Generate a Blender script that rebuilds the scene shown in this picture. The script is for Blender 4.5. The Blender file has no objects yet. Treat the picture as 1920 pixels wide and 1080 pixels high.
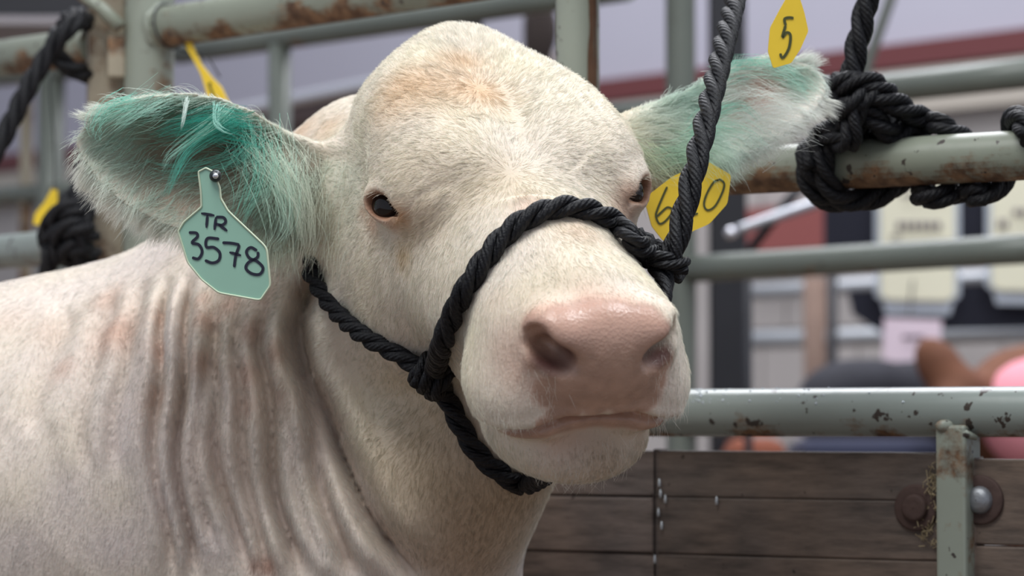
import bpy, math, random, time
import numpy as np
from mathutils import Vector, Matrix

SC = bpy.context.scene
COL = SC.collection
rng = np.random.default_rng(7)
random.seed(7)

# ------------------------------------------------------------------ camera
F = 5333.3
PITCH = math.atan(260 / F)
CAM = np.array([0.0, 0.0, 1.10])
cam_d = bpy.data.cameras.new('camera')
cam_d.lens = 100.0
cam_d.sensor_width = 36.0
cam_d.clip_start = 0.05
cam_d.clip_end = 100
cam_d.dof.use_dof = True
cam_d.dof.focus_distance = 2.36
cam_d.dof.aperture_fstop = 5.6
cam = bpy.data.objects.new('camera', cam_d)
cam.location = CAM
cam.rotation_euler = (math.radians(90) + PITCH, 0, 0)
COL.objects.link(cam)
SC.camera = cam

SC.view_settings.view_transform = 'Standard'
SC.view_settings.look = 'None'
SC.view_settings.exposure = 0.16
SC.view_settings.gamma = 1.0
SC.view_settings.use_curve_mapping = False
SC.cycles.use_denoising = True
SC.cycles.max_bounces = 6
SC.cycles.transparent_max_bounces = 8

# ------------------------------------------------------------------ world + lamps
w = bpy.data.worlds.new('World')
SC.world = w
w.use_nodes = True
w.node_tree.nodes['Background'].inputs[0].default_value = (0.80, 0.86, 1.0, 1)
w.node_tree.nodes['Background'].inputs[1].default_value = 0.40

def area(name, loc, target, sx, sy, power, color):
    l = bpy.data.lights.new(name, 'AREA')
    l.shape = 'RECTANGLE'
    l.size = sx
    l.size_y = sy
    l.energy = power
    l.color = color
    o = bpy.data.objects.new(name, l)
    o.location = loc
    d = Vector(target) - Vector(loc)
    o.rotation_euler = d.to_track_quat('-Z', 'Y').to_euler()
    COL.objects.link(o)
    return o
area('hall_lamp', (-0.9, 1.1, 4.2), (0.0, 2.5, 1.2), 2.0, 1.6, 88, (0.98, 0.99, 0.97))
area('hall_lamp', (1.8, 2.0, 4.2), (0.1, 2.5, 1.2), 1.4, 1.0, 70, (0.93, 0.97, 1.0))
area('hall_lamp', (0.5, 6.5, 5.0), (0.5, 6.5, 0.0), 3.5, 3.0, 285, (0.95, 0.96, 1.0))

# ------------------------------------------------------------------ pixel helpers (measured on the 1920x1080 photograph)
cP, sP = math.cos(PITCH), math.sin(PITCH)
def ray(px, py):
    a = (px - 960.0) / F
    b = (540.0 - py) / F
    return np.array([a, cP - b * sP, sP + b * cP])
def P(px, py, Y):
    r = ray(px, py)
    return CAM + r * (Y / r[1])
def proj(p):
    q = np.asarray(p) - CAM
    f = q[..., 1] * cP + q[..., 2] * sP
    u = -q[..., 1] * sP + q[..., 2] * cP
    return 960 + F * q[..., 0] / f, 540 - F * u / f

def smooth_path(pts, n):
    """Catmull-Rom through pts, resampled to n points evenly."""
    p = np.asarray(pts, float)
    p = np.vstack([2 * p[0] - p[1], p, 2 * p[-1] - p[-2]])
    out = []
    for i in range(1, len(p) - 2):
        t = np.linspace(0, 1, 24, endpoint=False)[:, None]
        a, b, c, d = p[i - 1], p[i], p[i + 1], p[i + 2]
        out.append(0.5 * (2 * b + (c - a) * t + (2 * a - 5 * b + 4 * c - d) * t ** 2 + (3 * b - a - 3 * c + d) * t ** 3))
    out.append(p[-2][None])
    q = np.vstack(out)
    s = np.r_[0, np.cumsum(np.linalg.norm(np.diff(q, axis=0), axis=1))]
    t = np.linspace(0, s[-1], n)
    return np.stack([np.interp(t, s, q[:, k]) for k in range(q.shape[1])], 1)
def path_len(pts):
    q = smooth_path(pts, 200)
    return float(np.linalg.norm(np.diff(q, axis=0), axis=1).sum())

# ------------------------------------------------------------------ cow: head frame
def head_frame(yaw, pitch, roll):
    y, p, r = (math.radians(v) for v in (yaw, pitch, roll))
    ey = np.array([math.sin(y) * math.cos(p), -math.cos(y) * math.cos(p), -math.sin(p)])
    ex = np.array([math.cos(y), math.sin(y), 0])
    ez = np.array([math.sin(p) * math.sin(y), -math.sin(p) * math.cos(y), math.cos(p)])
    ex2 = ex * math.cos(r) + ez * math.sin(r)
    ez2 = ez * math.cos(r) - ex * math.sin(r)
    return ex2, ey, ez2
EX, EY, EZ = head_frame(20, 31, 5)
ORG = P(972, 268, 2.37)
HM = np.stack([EX, EY, EZ])                     # rows = axes
def H2W(p):
    return ORG + np.asarray(p, float) @ HM
def W2H(p):
    return (p - ORG) @ HM.T

# ------------------------------------------------------------------ signed distance toolbox
f32 = np.float32
def smin(a, b, k):
    h = np.maximum(k - np.abs(a - b), 0) / k
    return np.minimum(a, b) - h * h * k * 0.25
def smax(a, b, k):
    return -smin(-a, -b, k)
def ell(p, c, r, R=None):
    q = p - np.asarray(c, f32)
    if R is not None:
        q = q @ np.asarray(R, f32).T
    r = np.asarray(r, f32)
    k0 = np.sqrt((q / r * (q / r)).sum(1)) + 1e-9
    k1 = np.sqrt((q / (r * r) * (q / (r * r))).sum(1)) + 1e-9
    return k0 * (k0 - 1) / k1
def cone(p, a, b, r1, r2):
    a = np.asarray(a, f32); b = np.asarray(b, f32)
    ab = b - a
    t = np.clip(((p - a) @ ab) / (ab @ ab), 0, 1)
    d = np.sqrt(((p - a - t[:, None] * ab) ** 2).sum(1))
    return d - (r1 + (r2 - r1) * t)
def rot(rx=0, ry=0, rz=0):
    e = Matrix.Rotation(math.radians(rz), 3, 'Z') @ Matrix.Rotation(math.radians(ry), 3, 'Y') @ Matrix.Rotation(math.radians(rx), 3, 'X')
    return np.array(e.transposed(), f32)
def seg_dist(x, z, pts):
    """distance in the x-z plane to a polyline, and the arc fraction"""
    best = np.full(x.shape, 1e9, f32); tt = np.zeros(x.shape, f32); sd = np.zeros(x.shape, f32)
    n = len(pts) - 1
    for i in range(n):
        ax, az = pts[i]; bx, bz = pts[i + 1]
        dx, dz = bx - ax, bz - az
        t = np.clip(((x - ax) * dx + (z - az) * dz) / (dx * dx + dz * dz), 0, 1)
        ex, ez = x - ax - t * dx, z - az - t * dz
        d = np.sqrt(ex * ex + ez * ez)
        m = d < best
        best = np.where(m, d, best)
        tt = np.where(m, (i + t) / n, tt)
        sd = np.where(m, np.sign(ex * dz - ez * dx), sd)
    return best, tt, sd

# head loft: stations along the face (y), each: top z, bottom z, half widths top / middle / bottom
ST = np.array([
 #  y      zt      zb      wt     wm     wb
 [-0.225, -0.060, -0.190, 0.030, 0.060, 0.040],
 [-0.200, -0.022, -0.225, 0.044, 0.090, 0.050],
 [-0.160, -0.002, -0.245, 0.058, 0.108, 0.058],
 [-0.100,  0.014, -0.262, 0.081, 0.112, 0.064],
 [-0.050,  0.010, -0.262, 0.095, 0.114, 0.066],
 [ 0.000,  0.002, -0.240, 0.082, 0.108, 0.062],
 [ 0.040, -0.005, -0.220, 0.064, 0.095, 0.058],
 [ 0.080, -0.008, -0.200, 0.052, 0.084, 0.054],
 [ 0.130, -0.012, -0.186, 0.044, 0.078, 0.052],
 [ 0.180, -0.020, -0.176, 0.040, 0.074, 0.050],
 [ 0.215, -0.026, -0.158, 0.042, 0.070, 0.044],
 [ 0.235, -0.040, -0.150, 0.034, 0.056, 0.034]], f32)
_yy = np.linspace(ST[0, 0], ST[-1, 0], 200)
def _sm(col):
    v = np.interp(_yy, ST[:, 0], ST[:, col])
    k = np.ones(17) / 17
    return np.convolve(np.pad(v, 8, mode='edge'), k, 'valid')
_tab = [_sm(c) for c in range(1, 6)]
def loft(p):
    x, y, z = np.abs(p[:, 0]), p[:, 1], p[:, 2]
    yc = np.clip(y, ST[0, 0], ST[-1, 0])
    zt, zb, wt, wm, wb = (np.interp(yc, _yy, t).astype(f32) for t in _tab)
    zc = zb + (zt - zb) * 0.60
    up = z > zc
    hz = np.where(up, zt - zc, zc - zb)
    v = np.clip((z - zc) / hz, -1, 1)
    wid = np.where(v > 0, wm + (wt - wm) * v * v, wm + (wb - wm) * v * v)
    n = ((x / wid) ** 2.6 + (np.abs(z - zc) / hz) ** 2.6) ** (1 / 2.6) + 1e-6
    r = np.sqrt(x * x + (z - zc) ** 2)
    d = r - r / n
    dy = np.abs(y - yc)
    return np.where(dy > 0, np.sqrt(np.maximum(d, 0) ** 2 + dy * dy) + np.minimum(d, 0) * (dy < 1e-6), d)

EYE_C = np.array([0.096, 0.004, -0.058])
EYE_S, EYE_R = {}, {}
def _eye(sx):
    n = np.array([-0.74, 0.50, 0.45]); n /= np.linalg.norm(n)
    h = HM @ np.array([0.93, -0.05, -0.30]); h = h - (h @ n) * n; h /= np.linalg.norm(h)
    v = np.cross(n, h); v = v if (v @ HM)[2] > 0 else -v
    R = np.stack([h, v, n])
    return R if sx < 0 else R * np.array([-1, 1, 1])
for _s in (-1, 1):
    EYE_R[_s] = _eye(_s)
    EYE_S[_s] = np.array([_s * 0.1105, 0.006, -0.052]) + (HM @ np.array([-0.0055, 0, 0.002]) if _s < 0 else 0)
EYE_S[1] = W2H(P(1204, 357, 2.393))
def LC(px, py, Y):
    return tuple(W2H(P(px, py, Y))[:2])
WRINK = [(*LC(988, 383, 2.315), 0.30, 0.020, 0.0032), (*LC(800, 402, 2.335), 0.05, 0.016, 0.0014), (0.040, 0.036, -0.6, 0.016, 0.0014), (0.060, -0.03, 1.3, 0.03, 0.0016), (0.074, -0.035, 1.3, 0.03, 0.0016)]
def head_sdf(pw):
    p = ((pw - ORG.astype(f32)) @ HM.T.astype(f32)).astype(f32)
    q = p.copy(); q[:, 0] = np.abs(q[:, 0])
    d = loft(p)
    d = smin(d, ell(q, (0.0, -0.178, -0.018), (0.040, 0.058, 0.040)), 0.08)            # poll knob
    d = smin(d, ell(q, (0.030, -0.105, -0.034), (0.046, 0.078, 0.042)), 0.05)          # crown sides
    d = smin(d, ell(p, (-0.054, -0.120, -0.044), (0.040, 0.070, 0.040)), 0.05)
    d = smin(d, ell(q, (0.055, -0.050, -0.010), (0.050, 0.080, 0.030)), 0.04)         # forehead sides
    d = smin(d, ell(q, (0.084, -0.008, -0.040), (0.034, 0.050, 0.036)), 0.03)         # orbit
    d = smin(d, ell(q, (0.072, -0.070, -0.160), (0.050, 0.095, 0.085)), 0.04)         # cheek muscle
    d = smin(d, ell(q, (0.060, 0.040, -0.110), (0.036, 0.080, 0.040)), 0.03)          # cheek front
    # muzzle
    d = smin(d, ell(q, (0.0, 0.190, -0.078), (0.074, 0.066, 0.056)), 0.03)
    d = smin(d, ell(q, (0.047, 0.194, -0.115), (0.045, 0.058, 0.039)), 0.02)           # flews
    d = smin(d, ell(q, (0.0, 0.236, -0.070), (0.044, 0.032, 0.046)), 0.02)             # nose pad
    d = smin(d, ell(q, (0.040, 0.236, -0.048), (0.025, 0.028, 0.024)), 0.016)          # nostril wing
    # lower jaw / chin
    d = smin(d, ell(q, (0.0, 0.184, -0.164), (0.067, 0.067, 0.038)), 0.008)
    d = smin(d, ell(q, (0.0, 0.110, -0.165), (0.060, 0.090, 0.040)), 0.03)
    # mouth line
    zm = -0.119 - 0.40 * np.maximum(q[:, 0] - 0.030, 0) + 0.10 * np.minimum(p[:, 1] - 0.24, 0)
    m = np.exp(-((p[:, 2] - zm) / 0.0042) ** 2) * np.clip((p[:, 1] - 0.12) / 0.05, 0, 1)
    d = d + 0.009 * m - 0.0025 * np.exp(-((p[:, 2] - zm - 0.009) / 0.005) ** 2) * np.clip((p[:, 1] - 0.15) / 0.05, 0, 1)
    # philtrum, wrinkles between the eyes and beside the nose
    d = d + 0.0012 * np.exp(-(p[:, 0] / 0.003) ** 2) * np.clip((p[:, 1] - 0.24) / 0.01, 0, 1) * (p[:, 2] < -0.07)
    for (wx, wy, wa, wl, wd) in WRINK:
        ca_, sa_ = math.cos(wa), math.sin(wa)
        a_ = (p[:, 0] - wx) * ca_ + (p[:, 1] - wy) * sa_; b__ = -(p[:, 0] - wx) * sa_ + (p[:, 1] - wy) * ca_
        d = d + wd * np.exp(-(b__ / 0.0022) ** 2 - (a_ / wl) ** 2) * (p[:, 2] > -0.08) - wd * 0.7 * np.exp(-((b__ - 0.006) / 0.004) ** 2 - (a_ / wl) ** 2) * (p[:, 2] > -0.08)
    # nostrils
    nz = ell(q, (0.045, 0.262, -0.058), (0.0190, 0.036, 0.0120), rot(ry=-25))
    nz2 = ell(q, (0.058, 0.254, -0.047), (0.0075, 0.024, 0.013), rot(ry=-20))
    d = smax(d, -smin(nz, nz2, 0.01), 0.008)
    # eyelids and eye opening
    for sx in (-1, 1):
        Rm = EYE_R[sx]
        d = smin(d, ell(p, EYE_S[sx] + Rm[2] * -0.004 + Rm[1] * 0.004, (0.023, 0.017, 0.010), Rm), 0.010)
        d = smax(d, -ell(p, EYE_S[sx] + Rm[2] * 0.004, (0.0160, 0.0098, 0.018), Rm), 0.004)
        d = smax(d, -ell(p, EYE_S[sx] + Rm[0] * 0.017 - Rm[1] * 0.0010, (0.009, 0.0036, 0.010), Rm), 0.004)
    return d

# ears: a cupped sheet. frame: u base->tip, v across (up), w towards the opening
def ear_frame(base, tip, face):
    u = np.asarray(tip) - np.asarray(base); L = np.linalg.norm(u); u = u / L
    wv = np.asarray(face, float); wv = wv - (wv @ u) * u; wv /= np.linalg.norm(wv)
    v = np.cross(wv, u)
    if v[2] < 0: v = -v
    return np.asarray(base, f32), np.stack([u, v, wv]).astype(f32), L
# outline tables: fraction u, top half width, bottom half width (metres)
EAR_L = ear_frame(P(585, 345, 2.50), P(140, 262, 2.43), (0.10, -1.0, -0.12))
EAR_R = ear_frame(P(1185, 285, 2.53), P(1556, 150, 2.56), (-0.10, -1.0, 0.10))
TAB_L = (np.array([0, .15, .30, .45, .60, .75, .88, .96, 1.0]),
         np.array([.030, .042, .056, .062, .060, .052, .038, .020, .002]),
         np.array([.060, .066, .066, .064, .060, .050, .034, .017, .002]))
TAB_R = (np.array([0, .15, .30, .45, .60, .75, .88, .96, 1.0]),
         np.array([.022, .030, .036, .042, .046, .044, .032, .018, .002]),
         np.array([.032, .040, .044, .043, .040, .034, .024, .013, .002]))
def ear_sdf(p, fr, tab, cup, th):
    b, M, L = fr
    q = (p - b) @ M.T
    u = np.clip(q[:, 0] / L, -0.2, 1.0)
    ht = np.interp(u, tab[0], tab[1]).astype(f32); hb = np.interp(u, tab[0], tab[2]).astype(f32)
    v = q[:, 1]
    h = np.where(v > 0, ht, hb)
    s = v / h
    depth = cup * np.sin(np.pi * np.clip(0.15 + 0.8 * u, 0, 1)) ** 0.7
    w0 = depth * (np.minimum(np.abs(s), 1.3) ** 2.2 - 0.75)
    dw = np.abs(q[:, 2] - w0) * 0.75 - th * (1.0 - 0.25 * np.minimum(np.abs(s), 1))
    dv = np.abs(v) - h
    du = q[:, 0] - L
    dd = smax(dw, dv, 0.010)
    dd = smax(dd, du, 0.010)
    return smax(dd, -q[:, 0] - 0.03, 0.01)

# neck / body, world space
def px_line(pts, Y=2.50):
    return [tuple(P(x, y, Y)[[0, 2]]) for x, y in pts]
GROOVES = [  # polyline in the photo, half width m, depth m
 (px_line([(592, 470), (566, 600), (572, 700), (625, 840), (700, 970), (790, 1090)], 2.48), .010, .016),
 (px_line([(545, 560), (548, 680), (585, 860), (640, 1010), (660, 1100)]), .009, .009),
 (px_line([(505, 560), (480, 650), (498, 820), (520, 960), (560, 1100)]), .008, .010),
 (px_line([(455, 560), (430, 660), (440, 800), (470, 950), (490, 1100)]), .007, .008),
 (px_line([(408, 560), (385, 680), (392, 820), (425, 960), (450, 1100)]), .007, .008),
 (px_line([(345, 500), (325, 640), (322, 800), (330, 960), (340, 1100)]), .006, .009),
 (px_line([(300, 500), (276, 620), (272, 760), (290, 960), (300, 1100)]), .006, .007),
 (px_line([(255, 500), (205, 620), (190, 760), (200, 900)]), .008, .004),
 (px_line([(190, 540), (140, 620), (130, 780), (150, 900)]), .008, .003),
 (px_line([(80, 560), (40, 680), (30, 820)]), .010, .003),
 (px_line([(372, 640), (356, 760), (362, 900), (380, 1040)]), .005, .004),
 (px_line([(520, 700), (530, 800), (560, 930), (600, 1060)]), .005, .004),
]
def body_sdf(p):
    d = cone(p, P(800, 470, 2.60), P(420, 900, 2.78), 0.115, 0.235)                   # neck
    d = smin(d, cone(p, P(700, 350, 2.66), P(400, 700, 2.80), 0.085, 0.122), 0.08)      # crest
    d = smin(d, cone(p, P(928, 780, 2.52), P(680, 1090, 2.66), 0.074, 0.130), 0.06)    # throat
    d = smin(d, ell(p, P(640, 1250, 2.72), (0.17, 0.17, 0.20)), 0.08)                  # brisket
    d = smin(d, ell(p, P(60, 1010, 2.84), (0.26, 0.26, 0.255)), 0.08)                    # shoulder
    d = smin(d, ell(p, (-0.95, 2.98, 0.90), (0.72, 0.30, 0.335)), 0.10)                # barrel
    d = smin(d, ell(p, (-1.50, 3.10, 0.95), (0.28, 0.27, 0.30)), 0.10)                 # rump
    for x, y, s in ((-0.42, 2.70, 1), (-0.36, 2.98, 1), (-1.55, 2.92, 0), (-1.60, 3.26, 0)):
        a, b, c = (x, y, 0.72), (x + (0.0 if s else -0.10), y, 0.40), (x + (0.02 if s else -0.02), y, 0.05)
        d = smin(d, cone(p, a, b, 0.10, 0.050), 0.08)
        d = smin(d, cone(p, b, c, 0.045, 0.036), 0.03)
        d = smin(d, cone(p, c, (c[0] + 0.03, c[1], 0.035), 0.044, 0.05), 0.02)
    d = smax(d, -p[:, 2] + 0.0, 0.01)
    return d
_d, _t0, _s0 = seg_dist(np.array([P(500, 700, 2.48)[0]], f32), np.array([P(500, 700, 2.48)[2]], f32), GROOVES[0][0])
CREASE = float(_s0[0])
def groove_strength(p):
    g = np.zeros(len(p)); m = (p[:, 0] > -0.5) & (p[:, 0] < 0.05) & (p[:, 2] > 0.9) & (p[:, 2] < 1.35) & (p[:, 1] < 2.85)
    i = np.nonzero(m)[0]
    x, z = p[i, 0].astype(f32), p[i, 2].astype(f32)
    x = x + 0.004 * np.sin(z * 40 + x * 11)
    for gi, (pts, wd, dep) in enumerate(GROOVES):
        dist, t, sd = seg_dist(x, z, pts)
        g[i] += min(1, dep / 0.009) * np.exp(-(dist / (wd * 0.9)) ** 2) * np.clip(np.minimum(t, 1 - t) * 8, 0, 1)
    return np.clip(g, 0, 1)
def cow_sdf(p):
    p = p.astype(f32)
    d = body_sdf(p)
    # grooves in the neck skin
    m = (p[:, 0] > -0.5) & (p[:, 0] < 0.05) & (p[:, 2] > 0.9) & (p[:, 2] < 1.35) & (np.abs(d) < 0.06) & (p[:, 1] < 2.85)
    if m.any():
        i = np.nonzero(m)[0]
        x, z = p[i, 0], p[i, 2]
        x = x + 0.004 * np.sin(z * 40 + x * 11)
        g = np.zeros(len(i), f32)
        for gi, (pts, wd, dep) in enumerate(GROOVES):
            dist, t, sd = seg_dist(x, z, pts)
            if gi == 0:
                g += 0.016 * np.exp(-dist / 0.045) * (sd * CREASE > 0) * np.clip(np.minimum(t, 1 - t) * 8, 0, 1)
            dep = dep * 1.75
            g += dep * np.exp(-(dist / wd) ** 2) * np.clip(np.minimum(t, 1 - t) * 8, 0, 1)
            g -= dep * 0.45 * np.exp(-((dist - 2.2 * wd) / (1.3 * wd)) ** 2) * np.clip(np.minimum(t, 1 - t) * 8, 0, 1)
        d = d.copy(); d[i] += g
    hc = ORG + EY * 0.02 - EZ * 0.1
    m = ((p - hc.astype(f32)) ** 2).sum(1) < 0.42 ** 2
    if m.any():
        i = np.nonzero(m)[0]
        d[i] = smin(d[i], head_sdf(p[i]), 0.045)
    for fr, tab, cup, th, x0 in ((EAR_L, TAB_L, 0.040, 0.0048, -1), (EAR_R, TAB_R, 0.022, 0.0048, 1)):
        c = fr[0] + fr[1][0] * fr[2] * 0.5
        m = ((p - c) ** 2).sum(1) < (fr[2] * 0.5 + 0.10) ** 2
        if m.any():
            i = np.nonzero(m)[0]
            q = p[i]
            e = ear_sdf(q, fr, tab, cup, th)
            a = fr[0] - fr[1][0] * 0.05; b = fr[0] + fr[1][0] * 0.035
            stalk = cone(q, a, b - fr[1][2] * 0.012, 0.045, 0.026)
            e = smin(e, stalk, 0.03)
            d[i] = smin(d[i], e, 0.022)
    return d

def hit(px, py, off=0.0, y0=1.95, y1=3.4):
    """first point of the cow on the line of sight through a photo pixel, off metres in front of it"""
    ys = np.arange(y0, y1, 0.002)
    r = ray(px, py)
    pts = CAM[None] + r[None] * (ys / r[1])[:, None]
    d = cow_sdf(pts)
    k = np.nonzero(d < 0)[0]
    if len(k) == 0:
        k0 = int(np.argmin(d))
    else:
        k0 = k[0]
    p = pts[k0]
    if off:
        n = grad(p[None])[0]
        p = p + n * off
    return p
def grad(p, e=0.003):
    o = np.stack([cow_sdf(p + np.eye(3)[k] * e) - cow_sdf(p - np.eye(3)[k] * e) for k in range(3)], 1)
    return o / (np.linalg.norm(o, axis=1, keepdims=True) + 1e-9)

# ------------------------------------------------------------------ surface nets on a rectilinear grid
def axis(segs):
    v = [segs[0][0]]
    for a, b, h in segs:
        while v[-1] < b - 1e-6:
            v.append(v[-1] + h)
    n = (len(v) - 1) // 4 * 4 + 1
    return np.array(v[:n] if len(v) - 1 == n - 1 else v + [v[-1] + segs[-1][2] * (k + 1) for k in range(4 - (len(v) - 1) % 4)])
def mesh_sdf(fn, X, Y, Z):
    nx, ny, nz = len(X), len(Y), len(Z)
    cx, cy, cz = (nx - 1) // 4, (ny - 1) // 4, (nz - 1) // 4
    bx = X[2::4][:cx]; by = Y[2::4][:cy]; bz = Z[2::4][:cz]
    G = np.stack(np.meshgrid(bx, by, bz, indexing='ij'), -1).reshape(-1, 3)
    hx = (X[4::4] - X[:-4:4])[:cx]; hy = (Y[4::4] - Y[:-4:4])[:cy]; hz = (Z[4::4] - Z[:-4:4])[:cz]
    R = np.sqrt(hx[:, None, None] ** 2 + hy[None, :, None] ** 2 + hz[None, None, :] ** 2).reshape(-1) * 0.5
    D = np.empty(len(G), f32)
    for s in range(0, len(G), 300000):
        D[s:s + 300000] = fn(G[s:s + 300000])
    near = (np.abs(D) < R * 1.5 + 0.006).reshape(cx, cy, cz)
    V = np.empty((nx, ny, nz), f32)
    up = np.repeat(np.repeat(np.repeat(D.reshape(cx, cy, cz), 4, 0), 4, 1), 4, 2)
    V[:-1, :-1, :-1] = up
    V[-1] = 1; V[:, -1] = 1; V[:, :, -1] = 1
    need = np.zeros((nx, ny, nz), bool)
    nb = np.repeat(np.repeat(np.repeat(near, 4, 0), 4, 1), 4, 2)
    for a in (0, 1):
        for b in (0, 1):
            for c in (0, 1):
                need[a:a + nx - 1, b:b + ny - 1, c:c + nz - 1] |= nb
    I = np.nonzero(need)
    pts = np.stack([X[I[0]], Y[I[1]], Z[I[2]]], 1)
    val = np.empty(len(pts), f32)
    for s in range(0, len(pts), 400000):
        val[s:s + 400000] = fn(pts[s:s + 400000])
    V[I] = val
    S = V < 0
    cnt = np.zeros((nx - 1, ny - 1, nz - 1), np.uint8)
    for a in (0, 1):
        for b in (0, 1):
            for c in (0, 1):
                cnt += S[a:nx - 1 + a, b:ny - 1 + b, c:nz - 1 + c]
    act = (cnt > 0) & (cnt < 8)
    ci = np.nonzero(act)
    idx = np.full(act.shape, -1, np.int32)
    idx[ci] = np.arange(len(ci[0]))
    acc = np.zeros((len(ci[0]), 3)); num = np.zeros(len(ci[0]))
    cor = [(a, b, c) for a in (0, 1) for b in (0, 1) for c in (0, 1)]
    for u in cor:
        for ax in range(3):
            if u[ax] == 0:
                v = list(u); v[ax] = 1
                i0 = (ci[0] + u[0], ci[1] + u[1], ci[2] + u[2]); i1 = (ci[0] + v[0], ci[1] + v[1], ci[2] + v[2])
                a, b = V[i0], V[i1]
                m = (a < 0) != (b < 0)
                t = np.where(m, a / np.where(m, a - b, 1), 0)
                p0 = np.stack([X[i0[0]], Y[i0[1]], Z[i0[2]]], 1); p1 = np.stack([X[i1[0]], Y[i1[1]], Z[i1[2]]], 1)
                acc += (p0 + (p1 - p0) * t[:, None]) * m[:, None]
                num += m
    verts = acc / num[:, None]
    quads = []
    for ax in range(3):
        sl0 = [slice(1, -1)] * 3; sl1 = [slice(1, -1)] * 3
        sl0[ax] = slice(0, -1); sl1[ax] = slice(1, None)
        A = S[tuple(sl0)]; B = S[tuple(sl1)]
        e = np.nonzero(A != B)
        g = [e[0] + (0 if ax == 0 else 1), e[1] + (0 if ax == 1 else 1), e[2] + (0 if ax == 2 else 1)]
        o1, o2 = [(1, 2), (2, 0), (0, 1)][ax]
        def cell(d1, d2):
            h = [g[0].copy(), g[1].copy(), g[2].copy()]
            h[o1] = h[o1] - d1; h[o2] = h[o2] - d2
            return idx[h[0], h[1], h[2]]
        q = np.stack([cell(1, 1), cell(0, 1), cell(0, 0), cell(1, 0)], 1)
        flip = ~A[e]
        q[flip] = q[flip][:, ::-1]
        quads.append(q)
    q = np.vstack(quads)
    q = q[(q >= 0).all(1)]
    return verts, q

def mesh_from(name, verts, faces, mat=None, smooth=True):
    me = bpy.data.meshes.new(name)
    verts = np.asarray(verts, f32)
    if isinstance(faces, np.ndarray):
        n, k = faces.shape
        me.vertices.add(len(verts)); me.vertices.foreach_set('co', verts.ravel())
        me.loops.add(n * k); me.loops.foreach_set('vertex_index', faces.astype(np.int32).ravel())
        me.polygons.add(n); me.polygons.foreach_set('loop_start', np.arange(0, n * k, k, dtype=np.int32))
        me.update(calc_edges=True)
    else:
        me.from_pydata([tuple(map(float, v)) for v in verts], [], faces)
    if smooth:
        me.polygons.foreach_set('use_smooth', np.ones(len(me.polygons), bool))
    if mat: me.materials.append(mat)
    me.validate()
    return me
def link(name, me, parent=None, **props):
    o = bpy.data.objects.new(name, me)
    COL.objects.link(o)
    if parent: o.parent = parent
    for k, v in props.items(): o[k] = v
    return o

_t = time.time()
gx = axis([(-1.95, -0.50, 0.010), (-0.50, -0.12, 0.0034), (-0.12, 0.30, 0.0025)])
gy = axis([(2.08, 2.62, 0.0026), (2.62, 2.90, 0.007), (2.90, 3.48, 0.012)])
gz = axis([(-0.02, 0.90, 0.012), (0.90, 1.52, 0.0026)])
gv, gq = mesh_sdf(cow_sdf, gx, gy, gz)
print('cow verts', len(gv), 'faces', len(gq), 'grid', len(gx), len(gy), len(gz), 'time', time.time() - _t)

# ------------------------------------------------------------------ materials
def new_mat(name):
    m = bpy.data.materials.new(name); m.use_nodes = True
    nt = m.node_tree
    return m, nt, nt.nodes['Principled BSDF'], nt.nodes, nt.links
def plain(name, rgb, rough=0.5, metal=0.0, noise=0.0, scale=20, bump=0.0, spec=0.5, emit=None):
    m, nt, b, N, L = new_mat(name)
    b.inputs['Base Color'].default_value = (*rgb, 1)
    b.inputs['Roughness'].default_value = rough
    b.inputs['Metallic'].default_value = metal
    b.inputs['Specular IOR Level'].default_value = spec
    if noise or bump:
        tc = N.new('ShaderNodeTexCoord'); n = N.new('ShaderNodeTexNoise')
        n.inputs['Scale'].default_value = scale; n.inputs['Detail'].default_value = 5
        L.new(tc.outputs['Object'], n.inputs['Vector'])
        if noise:
            mx = N.new('ShaderNodeMix'); mx.data_type = 'RGBA'
            mx.inputs[6].default_value = (*[c * (1 - noise) for c in rgb], 1)
            mx.inputs[7].default_value = (*[min(1, c * (1 + noise)) for c in rgb], 1)
            L.new(n.outputs['Fac'], mx.inputs[0]); L.new(mx.outputs[2], b.inputs['Base Color'])
        if bump:
            bp = N.new('ShaderNodeBump'); bp.inputs['Strength'].default_value = bump; bp.inputs['Distance'].default_value = 0.002
            L.new(n.outputs['Fac'], bp.inputs['Height']); L.new(bp.outputs[0], b.inputs['Normal'])
    return m
def ramp(N, L, src, stops):
    r = N.new('ShaderNodeValToRGB')
    e = r.color_ramp.elements
    while len(e) < len(stops): e.new(0.5)
    for k, (p, c) in enumerate(stops):
        e[k].position = p; e[k].color = (*c, 1) if len(c) == 3 else c
    L.new(src, r.inputs[0])
    return r
def mixc(N, L, fac, a, b):
    mx = N.new('ShaderNodeMix'); mx.data_type = 'RGBA'
    for k, v in ((0, fac), (6, a), (7, b)):
        if hasattr(v, 'is_linked'): L.new(v, mx.inputs[k])
        elif isinstance(v, tuple): mx.inputs[k].default_value = (*v, 1)
        else: mx.inputs[k].default_value = v
    return mx.outputs[2]
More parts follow.
